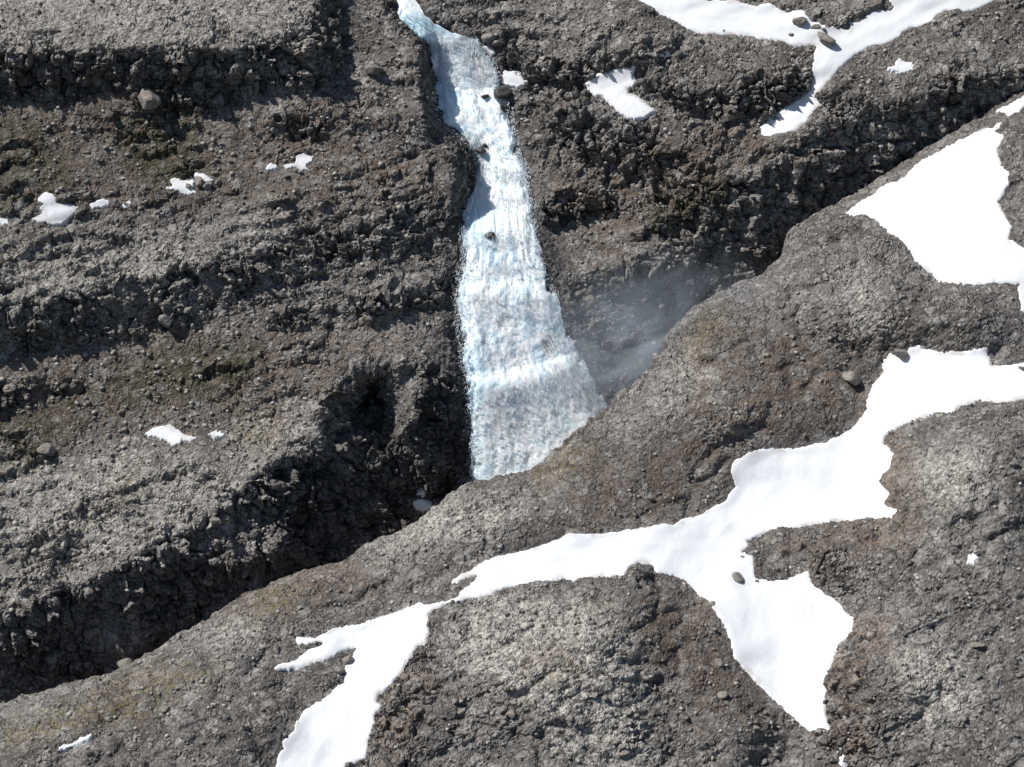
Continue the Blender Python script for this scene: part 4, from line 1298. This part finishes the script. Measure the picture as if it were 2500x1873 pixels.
NAMED = [
    (Z1, 800, 530, 120, 'huge rounded dark boulder leaning against the foot of the top left cliff'),
    (Z1, 265, 475, 62, 'dark block fallen at the foot of the cliff near the top left corner'),
    (Z1, 2005, 378, 92, 'big dark boulder on the slope between the top cliff and the waterfall'),
    (Z1, 2050, 378, 26, 'pale small stone against the right side of the big dark boulder by the fall'),
    (Z1, 1072, 985, 62, 'largest grey boulder of the heap lying in snow on the left talus'),
    (Z1, 1016, 1002, 40, 'smooth grey boulder at the left end of the heap in snow'),
    (Z1, 1116, 1000, 46, 'grey boulder just right of the largest one in the snow heap'),
    (Z1, 1176, 985, 34, 'squarish boulder at the right end of the heap in snow'),
    (Z1, 1160, 930, 36, 'boulder above the right end of the snow heap on the talus'),
    (Z1, 930, 750, 24, 'pale stone alone on the talus under the huge rounded boulder'),
    (Z4, 250, 990, 72, 'large blue-grey boulder on the lower left slope beside olive heath'),
    (Z4, 665, 880, 32, 'pale rounded boulder left of the pointed snow patch'),
    (Z4, 655, 780, 36, 'pale rounded boulder uphill to the left of the pointed snow patch'),
    (Z4, 97, 1065, 32, 'small block near the left edge below the blue-grey boulder'),
    (Z4, 795, 690, 40, 'light angular boulder on the heathy slope above the pointed snow patch'),
    (Z4, 1210, 642, 34, 'flat light boulder on the slope between the heath and the gorge alcove'),
    (Z4, 420, 1300, 60, 'dark grey boulder on the pale bench of the lower left slope'),
    (Z4, 1005, 235, 52, 'pale standing block on the rim of the middle left cliff'),
    (Z4, 890, 285, 74, 'dark squarish block on the face of the middle left cliff'),
    (Z2, 650, 205, 62, 'rounded brown boulder beside the lip of the waterfall'),
    (Z2, 602, 822, 66, 'dark wet boulder jutting into the left side of the waterfall'),
    (Z2, 625, 790, 34, 'small dark boulder on top of the wet one at the fall\'s left side'),
    (Z2, 648, 1280, 44, 'brown boulder standing alone in the middle of the white water'),
    (Z2, 630, 1216, 14, 'tiny dark stone in the white water above the brown boulder'),
    (Z2, 725, 515, 90, 'black wet rock at the right foot of the highest drop'),
    (Z2, 622, 532, 40, 'small black rock in the water at the foot of the highest drop'),
    (Z2, 735, 590, 56, 'rounded black rock below the wet rock right of the highest drop'),
    (Z3, 1140, 216, 92, 'long flat boulder lying on the snow where the top snowfield forks'),
    (Z3, 1082, 147, 42, 'upright boulder on the snow above the long flat one at the fork'),
    (Z3, 1122, 160, 30, 'small stone right of the upright boulder at the snow fork'),
    (Z3, 1000, 116, 62, 'boulder at the edge of the top snowfield below the rock island'),
    (Z3, 950, 186, 26, 'small dark stone alone on the left arm of the top snowfield'),
    (Z3, 585, 165, 18, 'tiny dark stone near the lower edge of the top snowfield\'s left arm'),
    (Z3, 605, 638, 74, 'smooth oval boulder below the rounded outcrop near the snow tongue'),
    (Z3, 1565, 585, 60, 'pale rock knob at the top of the dark cliff under the star-shaped snow'),
    (Z7, 1272, 708, 92, 'biggest boulder on the brown slope left of the branching snowfield'),
    (Z7, 815, 592, 38, 'grey boulder on the brown slope under the rounded outcrop'),
    (Z7, 955, 495, 27, 'small pale boulder, upper of the two close together on the brown slope'),
    (Z7, 965, 535, 28, 'small pale boulder, lower of the two close together on the brown slope'),
    (Z7, 188, 1365, 38, 'lone pale boulder on the smooth brown slope above the snowfield'),
    (Z7, 2195, 665, 40, 'grey boulder on the snowfield at the right edge of the photo'),
    (Z7, 1545, 575, 74, 'dark rock rising out of the snowfield\'s upper edge'),
    (Z7, 2150, 1180, 44, 'tan boulder near the right edge on the bare hummock'),
    (Z7, 2135, 1222, 32, 'smaller boulder just below the tan one near the right edge'),
    (Z7, 1020, 1018, 24, 'small stone beside the upper margin of the branching snowfield'),
    (Z8, 690, 526, 26, 'small stone on the snow beside the tip of the striped rock'),
    (Z8, 668, 636, 64, 'boulder standing in the snow left of the rusty rock knob'),
    (Z8, 765, 652, 22, 'little stone between the boulder in the snow and the rock edge'),
    (Z8, 580, 1266, 54, 'dark shadowed boulder on the hummock beside the snow tongue'),
    (Z8, 75, 1362, 38, 'pale boulder, left of a pair on the central hummock'),
    (Z8, 118, 1380, 30, 'pale boulder, right of a pair on the central hummock'),
    (Z8, 165, 1176, 32, 'grey boulder on the bare soil of the central hummock above the pair'),
    (Z8, 210, 1232, 28, 'brownish boulder between the grey boulder and the shadowed one'),
    (Z8, 1120, 1512, 62, 'big dark block just below the point of the snow tongue'),
    (Z8, 1108, 1465, 50, 'block wedged at the end of the snow tongue'),
    (Z8, 45, 1545, 40, 'pale slab of a boulder near the bottom of the central hummock'),
    (Z8, 48, 1575, 44, 'dark boulder under the pale slab near the bottom of the hummock'),
    (Z8, 420, 772, 28, 'stone on the shoulder of the central hummock near its snowy edge'),
    (Z8, 518, 775, 30, 'rock on the very edge between the central hummock and the snow'),
    (Z8, 1945, 1002, 54, 'flat pale boulder on the right-hand rocky slope'),
    (Z8, 1835, 460, 36, 'small boulder on the right-hand slope left of the isolated snow patch'),
    (Z8, 1100, 1605, 34, 'boulder among rubble at the bottom edge below the snow tongue'),
    (Z8, 800, 1628, 46, 'long stone at the bottom edge left of the rubble gully'),
    (Z8, 755, 1448, 30, 'stone on the soil slope near the lower snow tongue'),
    (Z8, 785, 1380, 26, 'small grey stone on the soil slope beside the lower snow tongue'),
    (Z8b, 990, 1366, 54, 'pale boulder in the row of rocks on the central hummock'),
    (Z8b, 945, 1347, 42, 'dark boulder left of the pale one in the row on the hummock'),
    (Z8b, 722, 1352, 44, 'dark boulder on the left flank of the central hummock'),
    (Z8b, 686, 1302, 36, 'black-shadowed stone upslope of the dark boulder on the left flank'),
    (Z8b, 620, 1386, 32, 'black-shadowed stone lowest on the left flank of the hummock'),
    (Z8b, 1308, 1390, 28, 'stone with a black shadow in the middle of the hummock'),
    (Z8b, 962, 1236, 26, 'small rounded stone high on the central hummock'),
    (Z8b, 1492, 1282, 34, 'stone on the soil right of the light lichen patch'),
    (Z8b, 1432, 1272, 38, 'pale stone at the top of the light rock band on the hummock'),
    (Z8b, 952, 1412, 32, 'pale block below the row of rocks on the hummock'),
    (Z8b, 704, 1476, 34, 'dark stone at the lower left of the hummock above another'),
    (Z8b, 720, 1512, 30, 'dark stone just beneath another at the lower left of the hummock'),
    (Z8b, 1515, 1357, 30, 'small dark stone right of the light rock band'),
    (Z8b, 1550, 1515, 28, 'small dark stone low on the hummock left of the pale slab'),
    (Z8b, 808, 1498, 30, 'stone between the dark stones and the middle of the hummock'),
    (Z8b, 110, 1645, 44, 'grey boulder at the foot of the snow arm on the bottom edge'),
    (Zl, 1490, 1026, 58, 'pale angular boulder above the pointed snow arm, lower left'),
    (Zl, 1220, 1082, 42, 'left of two touching boulders on the slope left of the snow arm'),
    (Zl, 1256, 1078, 42, 'right of two touching boulders on the slope left of the snow arm'),
    (Zl, 1200, 1050, 26, 'small stone just above the two touching boulders'),
    (Zl, 625, 1292, 24, 'dark stone on the mossy slope at lower left'),
    (Zl, 885, 1335, 42, 'dark flat rock on the grey slope at lower left'),
    (Zl, 475, 1580, 40, 'black-shadowed rock below the slim snow sliver'),
    (Zl, 1020, 1232, 24, 'small stone on the smooth grey slope below the two touching boulders'),
    (Zl, 1620, 806, 32, 'tan boulder on the mossy brow above the gorge'),
    (Zl, 1872, 1078, 50, 'grey boulder at the notch between the two snow arms'),
    (Zl, 1830, 1130, 44, 'dark boulder in the rock notch left of the snow arm'),
    (Zl, 965, 955, 40, 'rounded boulder perched on the brow of the gorge'),
    (Zl, 1003, 938, 34, 'pale boulder on the brow next to the rounded one'),
    (Zl, 1002, 1232, 20, 'stone touching a neighbour on the smooth grey slope'),
    (Zl, 670, 1085, 70, 'squarish boulder at the edge of the gorge brow, farthest lower left of all along it'),
    (Zl, 1700, 985, 20, 'stone at the edge of the thin snow finger, lower left'),
    (Zl, 1400, 1145, 20, 'small stone just below the tip of the pointed snow arm'),
]
for z, x, y, w, lab in NAMED:
    u, v = px([(x, y)], z)[0]
    flat_ = dict(sz=0.6, sx=1.25) if ('flat' in lab or 'long' in lab or 'slab' in lab) else {}
    damp = any(k_ in lab for k_ in ('wet', 'black rock', 'white water', 'small black'))
    if damp:
        flat_['sink'] = -0.15
    o = boulder(u, v, w * 0.4005 * K, lab, 'boulders on the mountainside', **flat_)
    if damp:
        if o.data.materials[0] is not M_WETROCK:
            o.data = o.data.copy()
            o.data.materials[0] = M_WETROCK
        o.location = np.array(o.location) + np.array([0.0, -0.75, 0.65]) * 0.6

# more of them, alike within each slope
REGIONS = [
    ([(930, 1330), (1250, 1290), (1250, 1400), (900, 1430)], 10, 'small grey stone on the top of the central hummock below the snow\'s lower edge', (3.0, 6)),
    ([(1250, 1290), (1420, 1300), (1500, 1380), (1400, 1450), (1250, 1400)], 9, 'small grey stone on the right shoulder of the central hummock', (3.0, 6)),
    ([(900, 1430), (1250, 1400), (1250, 1520), (850, 1550)], 14, 'small grey stone in the middle of the central hummock among pale rock', (3.0, 6.5)),
    ([(1250, 1400), (1560, 1420), (1620, 1560), (1250, 1540)], 14, 'small boulder on the brown right flank of the central hummock', (3.0, 6.5)),
    ([(840, 1560), (1250, 1530), (1600, 1570), (1600, 1650), (840, 1650)], 16, 'small boulder on the foot of the central hummock at the bottom edge', (3.0, 6.5)),
    ([(1620, 1540), (1700, 1570), (1780, 1600), (1780, 1650), (1620, 1650)], 12, 'small boulder in the rubble gully below the snow tongue', (3.5, 7)),
    ([(1900, 1280), (2200, 1200), (2200, 1420), (1950, 1440)], 11, 'small boulder on the bare rock slope between the snow lobe and right edge', (3, 6)),
    ([(1930, 1440), (2200, 1420), (2200, 1650), (1930, 1650)], 11, 'small boulder on the bare rock slope in the lower right corner', (3, 6.5)),
    ([(60, 1640), (180, 1500), (420, 1440), (560, 1480), (420, 1640)], 12, 'small stone on the mossy grey slope in the lower left corner', (2.6, 5)),
    ([(600, 1350), (760, 1290), (800, 1310), (640, 1380), (600, 1400)], 8, 'small stone between the gorge brow and the pointed snow arm', (2.6, 4.5)),
    ([(1480, 760), (1850, 720), (1860, 880), (1640, 980)], 10, 'small stone on the smooth brown slope around the biggest boulder there', (2.4, 4.5)),
    ([(1500, 1030), (1570, 1060), (1400, 1110), (1180, 1140), (1180, 1100)], 8, 'small stone on the brown slope just above the narrow part of the snowfield', (2.4, 4.5)),
    ([(20, 230), (280, 260), (300, 400), (20, 420)], 12, 'small boulder on the talus left of the huge rounded boulder', (3, 6)),
    ([(330, 300), (700, 320), (700, 400), (430, 360)], 10, 'small boulder on the talus just above the snow with boulders', (3, 6)),
    ([(700, 310), (900, 310), (960, 400), (720, 420)], 8, 'small boulder on the stony slope between the lobed snow and the waterfall', (3, 6)),
    ([(20, 800), (330, 770), (330, 900), (20, 960)], 12, 'small boulder on the heathy slope near the left edge under the middle cliff', (3, 6)),
    ([(330, 770), (640, 740), (660, 880), (480, 920), (330, 900)], 12, 'small boulder on the heathy slope above the pointed snow patch', (3, 6)),
    ([(780, 60), (900, 110), (930, 240), (780, 250)], 10, 'small boulder on the shoulder left of the highest drop', (3, 6)),
    ([(1200, 430), (1340, 420), (1380, 500), (1200, 560)], 9, 'small boulder on the scree right of the waterfall\'s middle', (3, 6)),
]
all_snow = list(SNOW_FAR.values()) + list(SNOW_NEAR.values())
rr = np.random.default_rng(5)
quiet_all = np.clip(snow_far_m + snow_near_m + water_m, 0, 1)
for poly, n, lab, (w0, w1) in REGIONS:
    pp = px(poly)
    lo, hi = pp.min(0), pp.max(0)
    c = 0
    tries = 0
    while c < n and tries < 6000:
        tries += 1
        u, v = rr.uniform(lo, hi)
        if not inside(pp, np.array([u]), np.array([v]))[0] or bil(quiet_all, np.array([u]), np.array([v]))[0] > 0.1:
            continue
        w = w0 + (w1 - w0) * rr.random() ** 2.2
        if any((u - a) ** 2 + (v - b) ** 2 < (0.8 * (w + e)) ** 2 for a, b, e in placed):
            continue
        boulder(u, v, w, lab, lab.replace('small boulder', 'small boulders').replace('small grey stone', 'small grey stones').replace('small stone', 'small stones'))
        c += 1

# ------------------------------------------------------------------ loose stones, too many to count
def scree(name, count, near, seed, size):
    r = np.random.default_rng(seed)
    u = r.uniform(-40, W + 40, count * 4)
    v = r.uniform(-30, 800, count * 4)
    vs = np.interp(u, NUx, vs_c)
    ok = (v > vs + 1) if near else (v < vs + 5)
    q = np.stack([u, v, 0 * u], 1)
    clump = fbm(q / 26.0, 3, seed + 1)
    ok &= bil(quiet_all, u, v) < 0.05
    dens = np.clip(0.42 + 0.9 * clump, 0.04, 1)
    if not near:
        dens *= 1 - 0.6 * bil(cliff, u, v)
    ok &= r.random(len(u)) < dens
    u, v = u[ok][:count], v[ok][:count]
    n = len(u)
    P = np.zeros((n, 3))
    N = np.zeros((n, 3))
    if near:
        i = np.clip(np.searchsorted(NUx, u), 0, len(NUx) - 1)
        j = np.clip(np.searchsorted(dn, v - vs_c[i]), 0, len(dn) - 1)
        P, N = nV[j, i], nN[j, i]
    else:
        i = np.clip(np.searchsorted(FU, u), 0, len(FU) - 1)
        j = np.clip(np.searchsorted(FV, v), 0, len(FV) - 1)
        P, N = fV[j, i], fN[j, i]
    bv, bf = ico(1)
    nb = len(bv)
    rad = size[0] + (size[1] - size[0]) * r.random(n) ** 4.0
    ang = r.uniform(0, 6.283, n)
    sc = np.stack([r.uniform(.8, 1.25, n), r.uniform(.7, 1.1, n), r.uniform(.5, .9, n)], 1) * rad[:, None]
    jit = 1 + r.uniform(-0.28, 0.28, (n, nb, 1))
    B = bv[None] * jit * sc[:, None, :]
    ca, sa = np.cos(ang)[:, None], np.sin(ang)[:, None]
    x = B[..., 0] * ca - B[..., 1] * sa
    y = B[..., 0] * sa + B[..., 1] * ca
    B = np.stack([x, y, B[..., 2]], 2) + (P + N * rad[:, None] * 0.2)[:, None, :]
    Fc = (bf[None] + (np.arange(n) * nb)[:, None, None]).reshape(-1, 3)
    me = bpy.data.meshes.new(name)
    vv = B.reshape(-1, 3)
    me.vertices.add(len(vv))
    me.vertices.foreach_set('co', vv.astype(np.float32).ravel())
    me.loops.add(Fc.size)
    me.loops.foreach_set('vertex_index', Fc.astype(np.int32).ravel())
    me.polygons.add(len(Fc))
    me.polygons.foreach_set('loop_start', np.arange(0, Fc.size, 3, dtype=np.int32))
    me.polygons.foreach_set('loop_total', np.full(len(Fc), 3, np.int32))
    me.update(calc_edges=True)
    at = me.attributes.new('shade', 'FLOAT', 'POINT')
    at.data.foreach_set('value', np.repeat(r.random(n), nb).astype(np.float32))
    me.materials.append(M_SCREE)
    o = bpy.data.objects.new(name, me)
    COL.objects.link(o)
    o['kind'] = 'stuff'
    return o


scree('loose_scree', 11000, False, 21, (0.16, 0.75))
scree('loose_rubble', 7500, True, 22, (0.12, 0.6))

# ------------------------------------------------------------------ spray drifting in the gorge
def mist(center_uvG, radius, density, seed):
    u, v, G = center_uvG
    c = point(np.array(u), np.array(v), np.array(G))
    vv, ff = ico(3)
    me = bpy.data.meshes.new('mist')
    me.from_pydata(vv.tolist(), [], ff.tolist())
    t = NT('drifting spray')
    co = t.n('ShaderNodeTexCoord').outputs['Object']
    ln = t.n('ShaderNodeVectorMath', operation='LENGTH')
    t.l(co, ln.inputs[0])
    fall_ = t.ramp(ln.outputs['Value'], 0.98, 0.0)
    nz = t.ramp(t.noise(co, 1.9, 5, 0.6, 1.4), 0.42, 0.66, 0.04, 1.0)
    dn_ = t.math('MULTIPLY', t.math('MULTIPLY', fall_, nz), density)
    pv = t.n('ShaderNodeVolumePrincipled')
    pv.inputs['Color'].default_value = (0.80, 0.90, 1.0, 1)
    pv.inputs['Anisotropy'].default_value = -0.2
    t.l(dn_, pv.inputs['Density'])
    t.l(pv.outputs[0], t.out.inputs['Volume'])
    me.materials.append(t.m)
    o = bpy.data.objects.new('mist', me)
    COL.objects.link(o)
    o.location = c
    o.scale = radius
    o.rotation_euler = (0, -0.5, 0)
    o['kind'] = 'stuff'
    return o


def gfar(x, y):
    return float(bil(G_FAR, np.array([x * K]), np.array([y * K]))[0])


mist((1350 * K, 745 * K, gfar(1350, 730) - 56), (44, 15, 27), 0.085, 1)
mist((1150 * K, 985 * K, gfar(1150, 960) - 30), (19, 6, 10), 0.05, 2)
print('scene built:', len(bpy.data.objects), 'objects', sum(len(m.polygons) for m in bpy.data.meshes))
